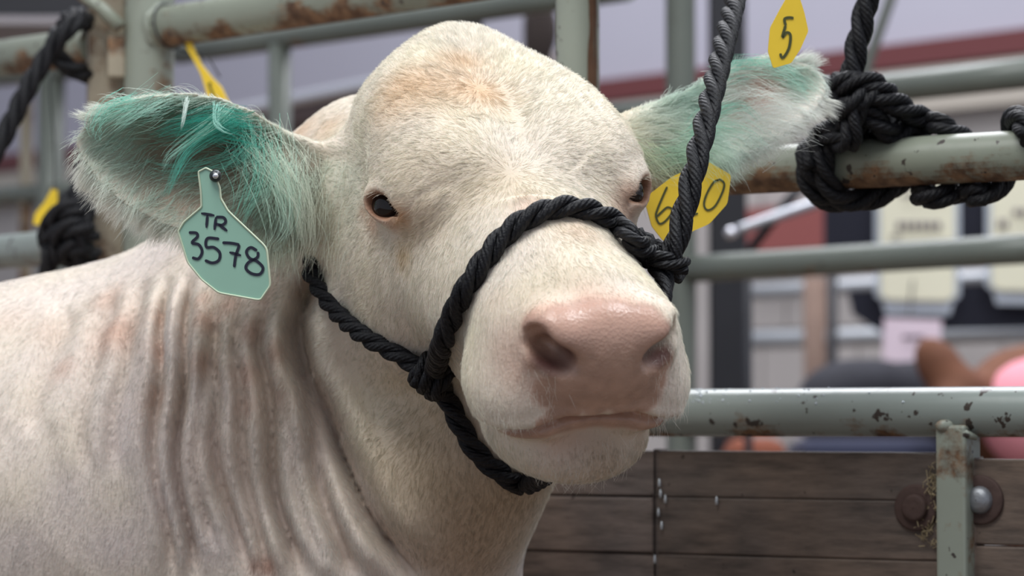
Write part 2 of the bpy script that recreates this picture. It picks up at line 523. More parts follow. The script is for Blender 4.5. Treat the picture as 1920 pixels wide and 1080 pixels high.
def painted_steel(name, base, rust=0.5, under=0.0, chips=0.5, wet=False):
    """old paint on pipe: rust blotches, dark chips; under = more rust on the underside (where water hangs)"""
    m, nt, b, N, L = new_mat(name)
    tc = N.new('ShaderNodeTexCoord')
    n1 = N.new('ShaderNodeTexNoise'); n1.inputs['Scale'].default_value = 14; n1.inputs['Detail'].default_value = 8; n1.inputs['Roughness'].default_value = 0.65
    L.new(tc.outputs['Object'], n1.inputs['Vector'])
    n2 = N.new('ShaderNodeTexNoise'); n2.inputs['Scale'].default_value = 70; n2.inputs['Detail'].default_value = 4
    L.new(tc.outputs['Object'], n2.inputs['Vector'])
    n3 = N.new('ShaderNodeTexNoise'); n3.inputs['Scale'].default_value = 4; n3.inputs['Detail'].default_value = 3
    L.new(tc.outputs['Object'], n3.inputs['Vector'])
    var = ramp(N, L, n3.outputs['Fac'], [(0.3, tuple(c * 0.86 for c in base)), (0.7, tuple(min(1, c * 1.10) for c in base))])
    geo = N.new('ShaderNodeNewGeometry'); sep = N.new('ShaderNodeSeparateXYZ'); L.new(geo.outputs['True Normal'], sep.inputs[0])
    a = N.new('ShaderNodeMath'); a.operation = 'MULTIPLY_ADD'; a.inputs[1].default_value = -under * 0.16; L.new(sep.outputs['Z'], a.inputs[0]); L.new(n1.outputs['Fac'], a.inputs[2])
    rm = ramp(N, L, a.outputs[0], [(0.66 - 0.14 * rust, (0, 0, 0)), (0.76 - 0.14 * rust, (1, 1, 1))])
    rc = ramp(N, L, n2.outputs['Fac'], [(0.35, (0.075, 0.038, 0.020)), (0.65, (0.22, 0.125, 0.065))])
    c1 = mixc(N, L, rm.outputs[0], var.outputs[0], rc.outputs[0])
    cm = ramp(N, L, n2.outputs['Fac'], [(0.71 - 0.05 * chips, (0, 0, 0)), (0.73 - 0.05 * chips, (1, 1, 1))])
    c2 = mixc(N, L, cm.outputs[0], c1, (0.045, 0.035, 0.03))
    L.new(c2, b.inputs['Base Color'])
    rr = ramp(N, L, rm.outputs[0], [(0, (0.30,) * 3 if wet else (0.38,) * 3), (1, (0.8,) * 3)])
    L.new(rr.outputs[0], b.inputs['Roughness'])
    bp = N.new('ShaderNodeBump'); bp.inputs['Strength'].default_value = 0.25; bp.inputs['Distance'].default_value = 0.001
    L.new(n2.outputs['Fac'], bp.inputs['Height']); L.new(bp.outputs[0], b.inputs['Normal'])
    return m
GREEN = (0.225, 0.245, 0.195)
M_RAIL = painted_steel('green_paint_worn', GREEN, 0.5, 1.2, 1.0)
M_RAIL2 = painted_steel('green_paint_wet', (0.26, 0.295, 0.275), 0.2, 1.0, 1.5, True)
M_POST = painted_steel('green_paint_rusty', (0.27, 0.295, 0.245), 1.0, 0.0, 0.8)
M_POSTR = painted_steel('tan_rust_paint', (0.31, 0.27, 0.20), 1.15, 0.0, 0.6)
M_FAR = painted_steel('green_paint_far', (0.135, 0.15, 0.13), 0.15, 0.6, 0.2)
M_BLACK = plain('black_steel', (0.012, 0.012, 0.018), 0.5, 0.0, 0.2)
M_GALV = plain('galvanised_pipe', (0.42, 0.43, 0.47), 0.35, 0.7, 0.15)
M_CHROME = plain('bright_metal', (0.75, 0.75, 0.80), 0.25, 0.8)
M_RUST = plain('rusted_iron', (0.075, 0.045, 0.038), 0.75, 0.3, 0.35, 90, 0.5)
M_BOLT = plain('grey_bolt', (0.26, 0.27, 0.29), 0.45, 0.6, 0.3, 120, 0.4)
M_YEL = plain('yellow_plastic', (0.80, 0.55, 0.035), 0.42, 0, 0.08, 30)
M_MINT = plain('mint_plastic', (0.33, 0.56, 0.44), 0.40, 0, 0.06, 25)
M_MINTE = plain('pale_plastic_edge', (0.60, 0.68, 0.50), 0.45)
M_INK = plain('black_marker_ink', (0.015, 0.017, 0.035), 0.45)
M_INKG = plain('green_black_marker_ink', (0.06, 0.065, 0.015), 0.5)

def rope_mat(name, base, fuzzy=False):
    m, nt, b, N, L = new_mat(name)
    uv = N.new('ShaderNodeUVMap'); uv.uv_map = 'UVMap'
    sep = N.new('ShaderNodeSeparateXYZ'); L.new(uv.outputs[0], sep.inputs[0])
    k = N.new('ShaderNodeMath'); k.operation = 'MULTIPLY_ADD'; k.inputs[1].default_value = 7.0; L.new(sep.outputs['X'], k.inputs[0])
    k2 = N.new('ShaderNodeMath'); k2.operation = 'MULTIPLY'; k2.inputs[1].default_value = 170.0; L.new(sep.outputs['Y'], k2.inputs[0])
    L.new(k2.outputs[0], k.inputs[2])
    s2 = N.new('ShaderNodeMath'); s2.operation = 'MULTIPLY'; s2.inputs[1].default_value = 6.2832; L.new(k.outputs[0], s2.inputs[0])
    sn = N.new('ShaderNodeMath'); sn.operation = 'SINE'; L.new(s2.outputs[0], sn.inputs[0])
    no = N.new('ShaderNodeTexNoise'); no.inputs['Scale'].default_value = 500; tc = N.new('ShaderNodeTexCoord'); L.new(tc.outputs['Object'], no.inputs['Vector'])
    ad = N.new('ShaderNodeMath'); ad.operation = 'MULTIPLY_ADD'; ad.inputs[1].default_value = 0.35; L.new(sn.outputs[0], ad.inputs[0]); L.new(no.outputs['Fac'], ad.inputs[2])
    bp = N.new('ShaderNodeBump'); bp.inputs['Strength'].default_value = 0.9; bp.inputs['Distance'].default_value = 0.0009
    L.new(ad.outputs[0], bp.inputs['Height']); L.new(bp.outputs[0], b.inputs['Normal'])
    r = ramp(N, L, no.outputs['Fac'], [(0.35, tuple(c * 0.6 for c in base)), (0.7, tuple(c * 1.6 for c in base))])
    L.new(r.outputs[0], b.inputs['Base Color'])
    b.inputs['Roughness'].default_value = 0.8 if fuzzy else 0.55
    b.inputs['Specular IOR Level'].default_value = 0.2 if fuzzy else 0.28
    return m
M_ROPE = rope_mat('black_poly_rope', (0.0055, 0.0055, 0.0075))
M_ROPEF = rope_mat('black_soft_rope', (0.012, 0.012, 0.014), True)

def wood_mat(name, base):
    m, nt, b, N, L = new_mat(name)
    tc = N.new('ShaderNodeTexCoord'); mp = N.new('ShaderNodeMapping'); mp.inputs['Scale'].default_value = (2.2, 14, 46)
    L.new(tc.outputs['Object'], mp.inputs[0])
    n = N.new('ShaderNodeTexNoise'); n.inputs['Scale'].default_value = 2.2; n.inputs['Detail'].default_value = 9; n.inputs['Roughness'].default_value = 0.62
    L.new(mp.outputs[0], n.inputs['Vector'])
    n2 = N.new('ShaderNodeTexNoise'); n2.inputs['Scale'].default_value = 7; n2.inputs['Detail'].default_value = 4; L.new(tc.outputs['Object'], n2.inputs['Vector'])
    n3 = N.new('ShaderNodeTexNoise'); n3.inputs['Scale'].default_value = 95; n3.inputs['Detail'].default_value = 2; L.new(tc.outputs['Object'], n3.inputs['Vector'])
    r = ramp(N, L, n.outputs['Fac'], [(0.30, tuple(c * 0.50 for c in base)), (0.5, base), (0.72, tuple(c * 1.45 for c in base))])
    r2 = ramp(N, L, n2.outputs['Fac'], [(0.35, (0.72, 0.74, 0.80)), (0.65, (1.12, 1.05, 1.0))])
    mu = N.new('ShaderNodeMix'); mu.data_type = 'RGBA'; mu.blend_type = 'MULTIPLY'; mu.inputs[0].default_value = 1
    L.new(r.outputs[0], mu.inputs[6]); L.new(r2.outputs[0], mu.inputs[7])
    sp = ramp(N, L, n3.outputs['Fac'], [(0.72, (0, 0, 0)), (0.76, (1, 1, 1))])
    c = mixc(N, L, sp.outputs[0], mu.outputs[2], (0.02, 0.013, 0.01))
    L.new(c, b.inputs['Base Color'])
    b.inputs['Roughness'].default_value = 0.62
    bp = N.new('ShaderNodeBump'); bp.inputs['Strength'].default_value = 0.5; bp.inputs['Distance'].default_value = 0.0015
    L.new(n.outputs['Fac'], bp.inputs['Height']); L.new(bp.outputs[0], b.inputs['Normal'])
    return m
M_WOOD = wood_mat('weathered_plank', (0.125, 0.094, 0.074))
M_WOOD2 = wood_mat('weathered_plank_grey', (0.170, 0.135, 0.115))

# ------------------------------------------------------------------ mesh helpers
def frames(path):
    T = np.gradient(path, axis=0); T /= np.linalg.norm(T, axis=1, keepdims=True) + 1e-12
    a = np.array([0, 0, 1.0]) if abs(T[0, 2]) < 0.9 else np.array([1.0, 0, 0])
    n = np.cross(T[0], a); n /= np.linalg.norm(n)
    Ns = [n]
    for i in range(1, len(T)):
        n = Ns[-1] - (Ns[-1] @ T[i]) * T[i]
        Ns.append(n / (np.linalg.norm(n) + 1e-12))
    Ns = np.array(Ns)
    return T, Ns, np.cross(T, Ns)
def tube_geo(path, radii, sides=12, caps=True):
    """verts, quads/tris lists, uvs per loop"""
    T, A, B = frames(path)
    n = len(path)
    ang = np.linspace(0, 2 * np.pi, sides, endpoint=False)
    radii = np.broadcast_to(radii, (n,))
    V = path[:, None] + radii[:, None, None] * (np.cos(ang)[None, :, None] * A[:, None] + np.sin(ang)[None, :, None] * B[:, None])
    s = np.r_[0, np.cumsum(np.linalg.norm(np.diff(path, axis=0), axis=1))]
    faces, uvs = [], []
    for i in range(n - 1):
        for j in range(sides):
            k = (j + 1) % sides
            faces.append((i * sides + j, i * sides + k, (i + 1) * sides + k, (i + 1) * sides + j))
            uvs += [(j / sides, s[i]), ((j + 1) / sides, s[i]), ((j + 1) / sides, s[i + 1]), (j / sides, s[i + 1])]
    if caps:
        faces.append(tuple(range(sides - 1, -1, -1))); uvs += [(0, 0)] * sides
        faces.append(tuple((n - 1) * sides + j for j in range(sides))); uvs += [(0, 0)] * sides
    return V.reshape(-1, 3), faces, uvs
def build(name, parts, mat, parent=None, **props):
    """join (verts, faces[, uvs]) pieces into ONE mesh object"""
    V, Fc, UV = [], [], []
    off = 0; has = True
    for g in parts:
        V.append(np.asarray(g[0])); Fc += [tuple(i + off for i in f) for f in g[1]]
        if len(g) > 2: UV += g[2]
        else: has = False
        off += len(g[0])
    V = np.vstack(V)
    me = bpy.data.meshes.new(name)
    me.from_pydata([tuple(map(float, v)) for v in V], [], Fc)
    if has:
        uv = me.uv_layers.new(name='UVMap')
        uv.data.foreach_set('uv', np.array(UV, f32).ravel())
    me.polygons.foreach_set('use_smooth', np.ones(len(me.polygons), bool))
    me.materials.append(mat)
    o = link(name, me, parent, **props)
    return o
def tube(name, pts, r, mat, parent=None, sides=16, n=None, **props):
    path = smooth_path(pts, n or max(2, int(path_len(pts) / 0.02))) if len(pts) > 2 else np.linspace(pts[0], pts[1], n or 8)
    o = build(name, [tube_geo(path, r, sides)], mat, parent, **props)
    sharp_caps(o)
    return o
def sharp_caps(o):
    for p in o.data.polygons:
        if len(p.vertices) > 4: p.use_smooth = False
def rope_geo(pts, R, pitch=None, phase=0.0, res=12):
    pitch = pitch or R * 7.6
    Lr = path_len(pts)
    n = max(6, int(Lr / pitch * res))
    path = smooth_path(pts, n)
    T, A, B = frames(path)
    s = np.r_[0, np.cumsum(np.linalg.norm(np.diff(path, axis=0), axis=1))]
    out = []
    for k in range(3):
        a = phase + 2 * np.pi * k / 3 - 2 * np.pi * s / pitch
        c = path + (A * np.cos(a)[:, None] + B * np.sin(a)[:, None]) * R * 0.55
        out.append(tube_geo(c, R * 0.52, 10))
    return out
def rope(name, paths, R, mat, parent=None, **props):
    g = []
    for pts in paths: g += rope_geo(pts, R)
    return build(name, g, mat, parent, **props)
def empty(name, loc=(0, 0, 0), **props):
    o = bpy.data.objects.new(name, None); o.location = loc; COL.objects.link(o)
    for k, v in props.items(): o[k] = v
    return o
def settle(root, children):
    """parent world-built children to an empty that stands away from the origin"""
    for c in children:
        c.parent = root
        c.data.transform(Matrix.Translation(-Vector(root.location)))
def box_geo(c, ax, ay, az):
    c, ax, ay, az = (np.asarray(v, float) for v in (c, ax, ay, az))
    V = [c + i * ax + j * ay + k * az for i in (-1, 1) for j in (-1, 1) for k in (-1, 1)]
    Fc = [(0, 1, 3, 2), (4, 6, 7, 5), (0, 4, 5, 1), (2, 3, 7, 6), (0, 2, 6, 4), (1, 5, 7, 3)]
    if np.dot(np.cross(ax, ay), az) < 0: Fc = [f[::-1] for f in Fc]
    return np.array(V), Fc
def boxy(name, c, ax, ay, az, mat, parent=None, bevel=0.0, **props):
    o = build(name, [box_geo(c, ax, ay, az)], mat, parent, **props)
    o.data.polygons.foreach_set('use_smooth', np.zeros(6, bool))
    if bevel:
        b = o.modifiers.new('b', 'BEVEL'); b.width = bevel; b.segments = 2
    return o
def plate_geo(pts2, org, U, V, th):
    """flat outline in plane (org,U,V) extruded by th backwards"""
    Nn = np.cross(U, V); Nn /= np.linalg.norm(Nn)
    f = np.array([org + a * U + b * V for a, b in pts2]); bk = f - Nn * th
    n = len(pts2)
    Fc = [tuple(range(n)), tuple(range(2 * n - 1, n - 1, -1))] + [(i, n + i, n + (i + 1) % n, (i + 1) % n) for i in range(n)]
    return np.vstack([f, bk]), Fc

class Plane:
    def __init__(self, org, yaw=0, tilt=0):
        y, t = math.radians(yaw), math.radians(tilt)
        self.o = np.asarray(org, float)
        self.U = np.array([math.cos(y), math.sin(y), 0])
        n = np.array([math.sin(y) * math.cos(t), -math.cos(y) * math.cos(t), math.sin(t)])
        self.N = n; self.V = np.cross(n, self.U)
    def at(self, px, py, lift=0.0):
        r = ray(px, py); q = self.o + self.N * lift
        return CAM + r * (((q - CAM) @ self.N) / (r @ self.N))
    def uv(self, px, py):
        d = self.at(px, py) - self.o
        return d @ self.U, d @ self.V
def round_poly(pts, r=0.12, seg=3):
    """soften the corners of a 2-D outline"""
    out = []; n = len(pts)
    for i in range(n):
        a, b, c = (np.array(pts[(i + k) % n], float) for k in (-1, 0, 1))
        p, q = b + (a - b) * r, b + (c - b) * r
        for t in np.linspace(0, 1, seg + 1):
            out.append(tuple((1 - t) ** 2 * p + 2 * t * (1 - t) * b + t * t * q))
    return out
def stroke_geo(pl, pts, wpx, lift=0.0006):
    """marker stroke lying on the plane: ribbon with rounded ends"""
    q = smooth_path([pl.at(x, y, lift) for x, y in pts], max(6, len(pts) * 6)) if len(pts) > 2 else np.linspace(pl.at(*pts[0], lift), pl.at(*pts[1], lift), 5)
    T = np.gradient(q, axis=0); T /= np.linalg.norm(T, axis=1, keepdims=True)
    S = np.cross(T, pl.N) * wpx * 0.00045 * 0.5
    S[0] *= 0.55; S[-1] *= 0.55
    n = len(q)
    V = np.vstack([q + S, q - S])
    return V, [(i, i + 1, n + i + 1, n + i) for i in range(n - 1)]

#%%COW
# ------------------------------------------------------------------ cow: hide colours, with some shade painted in
def vnoise(p, scale, seed=0):
    """cheap smooth value noise in [-1,1], three channels"""
    q = p / scale + seed * 17.3
    out = np.zeros((len(p), 3), f32)
    i = np.floor(q).astype(np.int64); f = (q - i); f = f * f * (3 - 2 * f)
    for a in (0, 1):
        for b in (0, 1):
            for c in (0, 1):
                h = (i[:, 0] + a) * 73856093 ^ (i[:, 1] + b) * 19349663 ^ (i[:, 2] + c) * 83492791 ^ (seed * 2654435761)
                w_ = (f[:, 0] if a else 1 - f[:, 0]) * (f[:, 1] if b else 1 - f[:, 1]) * (f[:, 2] if c else 1 - f[:, 2])
                for k in range(3):
                    hk = (h * (1103515245 + 2 * k * 40503) + 12345 * (k + 1)) & 0x7fffffff
                    hk = ((hk >> 7) ^ hk) & 0xffff
                    out[:, k] += (w_ * (hk / 32767.5 - 1)).astype(f32)
    return out
CREAM = np.array([0.82, 0.785, 0.675]); WHITE = np.array([0.86, 0.83, 0.75])
TAN = np.array([0.66, 0.45, 0.25]); PINK = np.array([0.64, 0.45, 0.36]); OLIVE = np.array([0.60, 0.50, 0.33])
SPOTS = [  # photo pixel, radius px, colour, strength
 (905, 172, 42, TAN, .75), (868, 118, 38, TAN, .62), (765, 160, 60, TAN, .62), (725, 215, 45, TAN, .45), (830, 170, 60, TAN, .40),
 (955, 335, 48, OLIVE, .40), (880, 360, 40, OLIVE, .20), (800, 330, 70, (0.70, 0.58, 0.45), .25),
 (752, 408, 22, (0.60, 0.32, 0.13), .85), (735, 420, 18, (0.60, 0.34, 0.18), .6), (700, 412, 26, (0.62, 0.38, 0.26), .65), (683, 395, 16, (0.55, 0.33, 0.22), .5), (775, 440, 24, OLIVE, .60), (757, 480, 22, (0.60, 0.46, 0.25), .70), (800, 405, 30, (0.66, 0.52, 0.36), .4),
 (560, 250, 50, TAN, .50), (620, 235, 30, TAN, .35), (600, 300, 30, TAN, .25), (600, 440, 34, (0.55, 0.42, 0.32), .4),
 (215, 620, 46, PINK, .80), (205, 560, 34, PINK, .55), (300, 660, 26, PINK, .75), (300, 600, 22, PINK, .6), (305, 740, 22, PINK, .5), (385, 600, 22, PINK, .75), (378, 680, 24, PINK, .65), (380, 560, 18, PINK, .6), (430, 570, 22, PINK, .65), (462, 700, 26, PINK, .70), (465, 760, 22, PINK, .55), (470, 620, 20, PINK, .65),
 (515, 660, 26, (0.50, 0.36, 0.28), .75), (520, 740, 26, (0.52, 0.39, 0.31), .6), (500, 560, 26, PINK, .4), (560, 540, 20, (0.5, 0.36, 0.28), .5), (120, 690, 26, PINK, .5), (90, 620, 40, PINK, .25), (20, 600, 40, PINK, .2), (300, 760, 50, PINK, .2), (400, 860, 60, PINK, .15),
 (505, 1062, 24, (0.40, 0.23, 0.17), .85), (475, 1060, 14, (0.40, 0.23, 0.17), .6),
 (840, 900, 110, (0.54, 0.43, 0.28), .6), (910, 970, 110, (0.44, 0.34, 0.22), .7), (980, 930, 60, (0.44, 0.34, 0.22), .6), (780, 820, 70, OLIVE, .5), (900, 1060, 90, (0.42, 0.33, 0.23), .6), (740, 660, 45, (0.62, 0.52, 0.42), .35), (820, 780, 40, OLIVE, .3), (700, 900, 70, OLIVE, .25), (850, 1040, 90, (0.55, 0.42, 0.30), .45),  # brown throat patches, strengthened to paint in shade under the jaw
 (1085, 432, 40, (0.66, 0.49, 0.37), .45), (1080, 520, 60, OLIVE, .20), (1000, 560, 40, OLIVE, .18), (990, 388, 26, (0.70, 0.50, 0.40), .5),
 (1105, 556, 34, (0.70, 0.48, 0.38), .55), (1170, 566, 30, (0.70, 0.48, 0.38), .5), (1030, 580, 30, (0.70, 0.46, 0.36), .5), (930, 560, 30, (0.72, 0.60, 0.48), .3), (955, 650, 50, (0.74, 0.52, 0.42), .45), (985, 700, 40, (0.70, 0.46, 0.36), .45), (1000, 590, 30, (0.70, 0.46, 0.34), .4),
 (1130, 845, 60, (0.44, 0.34, 0.23), .70), (1075, 820, 26, (0.50, 0.36, 0.27), .5), (1040, 830, 30, (0.62, 0.44, 0.33), .5), (1200, 820, 30, (0.55, 0.43, 0.32), .4),
 (1170, 395, 34, (0.62, 0.40, 0.28), .55), (1178, 360, 20, (0.45, 0.26, 0.18), .6), (1180, 440, 40, (0.66, 0.50, 0.42), .4),
 (1000, 250, 60, WHITE, .3), (650, 480, 70, WHITE, .6), (650, 330, 60, WHITE, .5), (700, 270, 60, WHITE, .5), (1040, 200, 60, WHITE, .3), (850, 520, 60, WHITE, .4), (640, 640, 60, WHITE, .4),
]
SPOT3 = [(hit(x, y), r * 0.00045, np.asarray(c), s) for x, y, r, c, s in SPOTS]
BARE = [(hit(x, y), r * 0.00043, 1.0) for x, y, r in (
 (1030, 625, 30), (1060, 600, 30), (1110, 592, 34), (1160, 596, 32), (1205, 606, 30), (1235, 630, 26), (1240, 680, 22), (1050, 655, 40), (1020, 660, 22),
 (1100, 640, 50), (1150, 650, 55), (1195, 660, 40), (1090, 700, 42), (1150, 710, 50), (1200, 710, 36), (1060, 715, 28), (1110, 748, 26), (1160, 745, 28), (1205, 750, 20),
 (1030, 735, 24), (1060, 750, 22), (1120, 758, 24), (1175, 755, 24), (1215, 740, 24), (1228, 715, 22),
 (1070, 765, 18), (1040, 780, 14), (1100, 782, 18), (1150, 782, 18), (1195, 784, 18), (1020, 795, 12), (1050, 800, 12), (1008, 612, 22), (1003, 640, 22), (1010, 670, 20))]
PADC = np.array([0.46, 0.29, 0.215])
def bare_mask(p):
    m = np.zeros(len(p))
    for c, r, s in BARE:
        d2 = ((p - c) ** 2).sum(1) / (r * r)
        m = np.maximum(m, np.clip((2.0 - d2) / 1.3, 0, 1))
    h = W2H(p); ax_ = np.abs(h[:, 0])
    zm = -0.119 - 0.40 * np.maximum(ax_ - 0.030, 0) + 0.10 * np.minimum(h[:, 1] - 0.24, 0)
    lip = np.clip(1.6 - np.abs(h[:, 2] - zm + 0.005) / 0.0075, 0, 1) * np.clip((0.070 - ax_) / 0.006, 0, 1) * np.clip((h[:, 1] - 0.15) / 0.02, 0, 1)
    m = np.maximum(m, lip)
    return m
def ear_coords(p, fr, tab):
    q = (p - fr[0]) @ fr[1].T
    u = q[:, 0] / fr[2]
    uc = np.clip(u, 0, 1)
    h = np.where(q[:, 1] > 0, np.interp(uc, tab[0], tab[1]), np.interp(uc, tab[0], tab[2]))
    return u, q[:, 1] / np.maximum(h, 0.004), q[:, 2]
TEAL = np.array([0.07, 0.34, 0.26]); AQUA = np.array([0.36, 0.70, 0.58])
def hide_colour(p, n=None):
    bw = np.clip((np.sqrt(((p - ORG + EZ * 0.1) ** 2).sum(1)) - 0.22) / 0.12, 0, 1)[:, None]
    c = CREAM * (1 - bw) + np.array([0.79, 0.75, 0.695]) * bw
    v = vnoise(p, 0.045, 3); c = c * (1 + 0.05 * v[:, :1]); c[:, 2] *= 1 - 0.05 * v[:, 1]
    v = vnoise(p * np.array([1, 1, 0.25]), 0.012, 5); c = c * (1 + 0.05 * v[:, :1])
    for s, r, col, st in SPOT3:
        d2 = ((p - s) ** 2).sum(1) / (r * r)
        k = (st * np.exp(-d2 * 0.7))[:, None]
        c = c * (1 - k) + col * k
    sm = np.zeros(len(p))
    for bc_, br_, bs_ in BARE: sm = np.maximum(sm, np.clip((3.0 - ((p - bc_) ** 2).sum(1) / (br_ * br_)) / 2.0, 0, 1))
    sm = (sm * 0.75)[:, None]; c = c * (1 - sm) + np.array([0.66, 0.45, 0.36]) * sm
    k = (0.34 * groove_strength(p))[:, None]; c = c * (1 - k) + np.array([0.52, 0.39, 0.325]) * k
    for fr, tab, side in ((EAR_L, TAB_L, 0), (EAR_R, TAB_R, 1)):
        u, s, w_ = ear_coords(p, fr, tab)
        inside = (u > -0.15) & (u < 1.05) & (np.abs(s) < 1.25) & (np.abs(w_) < 0.09)
        if not inside.any(): continue
        nn = np.ones(len(p)) if n is None else np.clip((n @ fr[1][2]) * 2.5 + 0.6, 0, 1)
        if side == 0:
            g = np.exp(-((u - 0.50) / 0.40) ** 2) * np.clip(0.75 + 0.65 * s, 0.06, 1.0) * np.clip((1.02 - np.abs(s)) * 3.5, 0.22, 1)
            g = np.maximum(g, 0.50 * np.exp(-((u - 0.18) / 0.16) ** 2 - ((s + 0.2) / 0.6) ** 2))
        else:
            g = 0.38 * np.exp(-((u - 0.34) / 0.24) ** 2) * np.clip(0.8 + 0.3 * s, 0.3, 1)
            g = np.maximum(g, 0.5 * np.exp(-((u - 0.85) / 0.12) ** 2 - ((s - 0.3) / 0.5) ** 2))
        g = (g * nn * inside)[:, None]
        wh = (np.clip(u * (1.6 if side == 0 else 2.4), 0, 1) * inside * (0.8 if side == 0 else 1.0))[:, None]
        g = g * (0.85 if side == 0 else 1)
        c = c * (1 - wh) + (WHITE if side == 0 else np.array([0.92, 0.92, 0.88])) * wh
        c = c * (1 - np.clip(g * 1.3, 0, 1)) + AQUA * np.clip(g * 1.3, 0, 1)
        k2 = np.clip((g - 0.45) * 1.9, 0, 1)
        c = c * (1 - k2) + TEAL * k2
    return np.clip(c, 0.01, 0.95)

def smoothed(v, q, it=2, lam=0.5):
    e = np.vstack([q[:, [0, 1]], q[:, [1, 2]], q[:, [2, 3]], q[:, [3, 0]]])
    for _ in range(it):
        acc = np.zeros_like(v); cnt = np.zeros(len(v))
        for k in range(3):
            acc[:, k] = np.bincount(e[:, 0], v[e[:, 1], k], len(v)) + np.bincount(e[:, 1], v[e[:, 0], k], len(v))
        cnt = np.bincount(e[:, 0], minlength=len(v)) + np.bincount(e[:, 1], minlength=len(v))
        v = v * (1 - lam) + acc / np.maximum(cnt, 1)[:, None] * lam
    return v
gv = smoothed(gv, gq)
m, nt, b, N, L = new_mat('cow_hide')
at = N.new('ShaderNodeAttribute'); at.attribute_name = 'col'
L.new(at.outputs['Color'], b.inputs['Base Color'])
aw = N.new('ShaderNodeAttribute'); aw.attribute_name = 'bare'
rg = N.new('ShaderNodeMapRange'); rg.inputs['To Min'].default_value = 0.8; rg.inputs['To Max'].default_value = 0.27
L.new(aw.outputs['Fac'], rg.inputs['Value']); L.new(rg.outputs[0], b.inputs['Roughness'])
b.inputs['Subsurface Weight'].default_value = 0.12
b.inputs['Subsurface Radius'].default_value = (0.012, 0.005, 0.003)
b.inputs['Subsurface Scale'].default_value = 0.5
tc = N.new('ShaderNodeTexCoord'); vo = N.new('ShaderNodeTexVoronoi'); vo.inputs['Scale'].default_value = 330
no = N.new('ShaderNodeTexNoise'); no.inputs['Scale'].default_value = 600; no.inputs['Detail'].default_value = 4
L.new(tc.outputs['Object'], vo.inputs['Vector']); L.new(tc.outputs['Object'], no.inputs['Vector'])
ad = N.new('ShaderNodeMath'); ad.operation = 'ADD'; L.new(vo.outputs['Distance'], ad.inputs[0]); L.new(no.outputs['Fac'], ad.inputs[1])
bp = N.new('ShaderNodeBump'); bp.inputs['Strength'].default_value = 0.35; bp.inputs['Distance'].default_value = 0.0008
L.new(ad.outputs[0], bp.inputs['Height']); L.new(bp.outputs[0], b.inputs['Normal'])
M_HIDE = m
cow = link('cow', mesh_from('cow', gv, gq, M_HIDE), label='cream white cow with green-dyed ears, tied by a black rope halter', category='cow')
me = cow.data
gv = np.empty(len(me.vertices) * 3, f32); me.vertices.foreach_get('co', gv); gv = gv.reshape(-1, 3).astype(float)
gn = np.empty(len(me.vertices) * 3, f32); me.vertex_normals.foreach_get('vector', gn); gn = gn.reshape(-1, 3).astype(float)
print('normal check', float((gn[:, 1] < 0).mean()), 'skin t', time.time() - _t)
bm_ = bare_mask(gv)
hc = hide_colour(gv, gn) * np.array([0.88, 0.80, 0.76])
k = np.clip(bm_ * 1.6, 0, 1)[:, None]
pv = vnoise(gv, 0.006, 9)
hc = hc * (1 - k) + (PADC * (1 + 0.14 * pv[:, :1] + 0.10 * vnoise(gv, 0.02, 2)[:, :1])) * k
k = (np.clip((W2H(gv)[:, 2] + 0.055) / 0.02, 0, 1) * np.clip(bm_, 0, 1) * 0.7)[:, None]; hc = hc * (1 - k) + np.array([0.60, 0.37, 0.29]) * k
# skin colour inside the ears and round the eyes, painted shade in the nostrils
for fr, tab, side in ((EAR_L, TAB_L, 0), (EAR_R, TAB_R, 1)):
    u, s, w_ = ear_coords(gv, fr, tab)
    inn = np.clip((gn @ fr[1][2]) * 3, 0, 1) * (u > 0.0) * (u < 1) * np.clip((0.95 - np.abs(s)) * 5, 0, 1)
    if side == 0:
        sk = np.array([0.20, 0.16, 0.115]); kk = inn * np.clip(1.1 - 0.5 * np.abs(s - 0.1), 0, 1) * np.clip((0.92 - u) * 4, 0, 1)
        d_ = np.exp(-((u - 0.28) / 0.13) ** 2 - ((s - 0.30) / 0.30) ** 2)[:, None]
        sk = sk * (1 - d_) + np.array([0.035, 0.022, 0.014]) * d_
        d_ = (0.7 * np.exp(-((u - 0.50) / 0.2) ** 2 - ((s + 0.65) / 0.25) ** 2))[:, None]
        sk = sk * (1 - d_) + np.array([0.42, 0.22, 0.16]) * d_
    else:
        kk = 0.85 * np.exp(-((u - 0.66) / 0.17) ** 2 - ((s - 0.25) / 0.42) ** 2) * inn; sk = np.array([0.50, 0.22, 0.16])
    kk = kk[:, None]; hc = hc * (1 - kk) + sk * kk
eyeW = [H2W((sx * EYE_C[0], EYE_C[1], EYE_C[2])) for sx in (-1, 1)]
for sx in (-1, 1):
    q_ = (W2H(gv) - EYE_S[sx]) @ EYE_R[sx].T
    rr_ = np.sqrt((q_[:, 0] / 0.0185) ** 2 + (q_[:, 1] / 0.0120) ** 2 + (q_[:, 2] / 0.02) ** 2)
    kk = np.clip(1.6 - rr_ * rr_, 0, 1)[:, None]
    hc = hc * (1 - kk) + np.array([0.36, 0.16, 0.08]) * kk
    kk = (np.clip(1.5 - rr_ * rr_ * 1.7, 0, 1))[:, None]
    hc = hc * (1 - kk) + np.array([0.05, 0.025, 0.018]) * kk
for sx in (-1, 1):
    nc = H2W((sx * 0.044, 0.250, -0.058))
    kk = (0.92 * np.clip(1.6 - ((gv - nc) ** 2).sum(1) / 0.0165 ** 2, 0, 1))[:, None]
    hc = hc * (1 - kk) + np.array([0.085, 0.025, 0.022]) * kk  # dark pink lining, deepened further to paint in the shade of the hole
    bm_ = bm_ * (1 - 0.85 * kk[:, 0])
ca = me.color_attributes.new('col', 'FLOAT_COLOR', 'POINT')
ca.data.foreach_set('color', np.hstack([hc, np.ones((len(hc), 1))]).astype(f32).ravel())
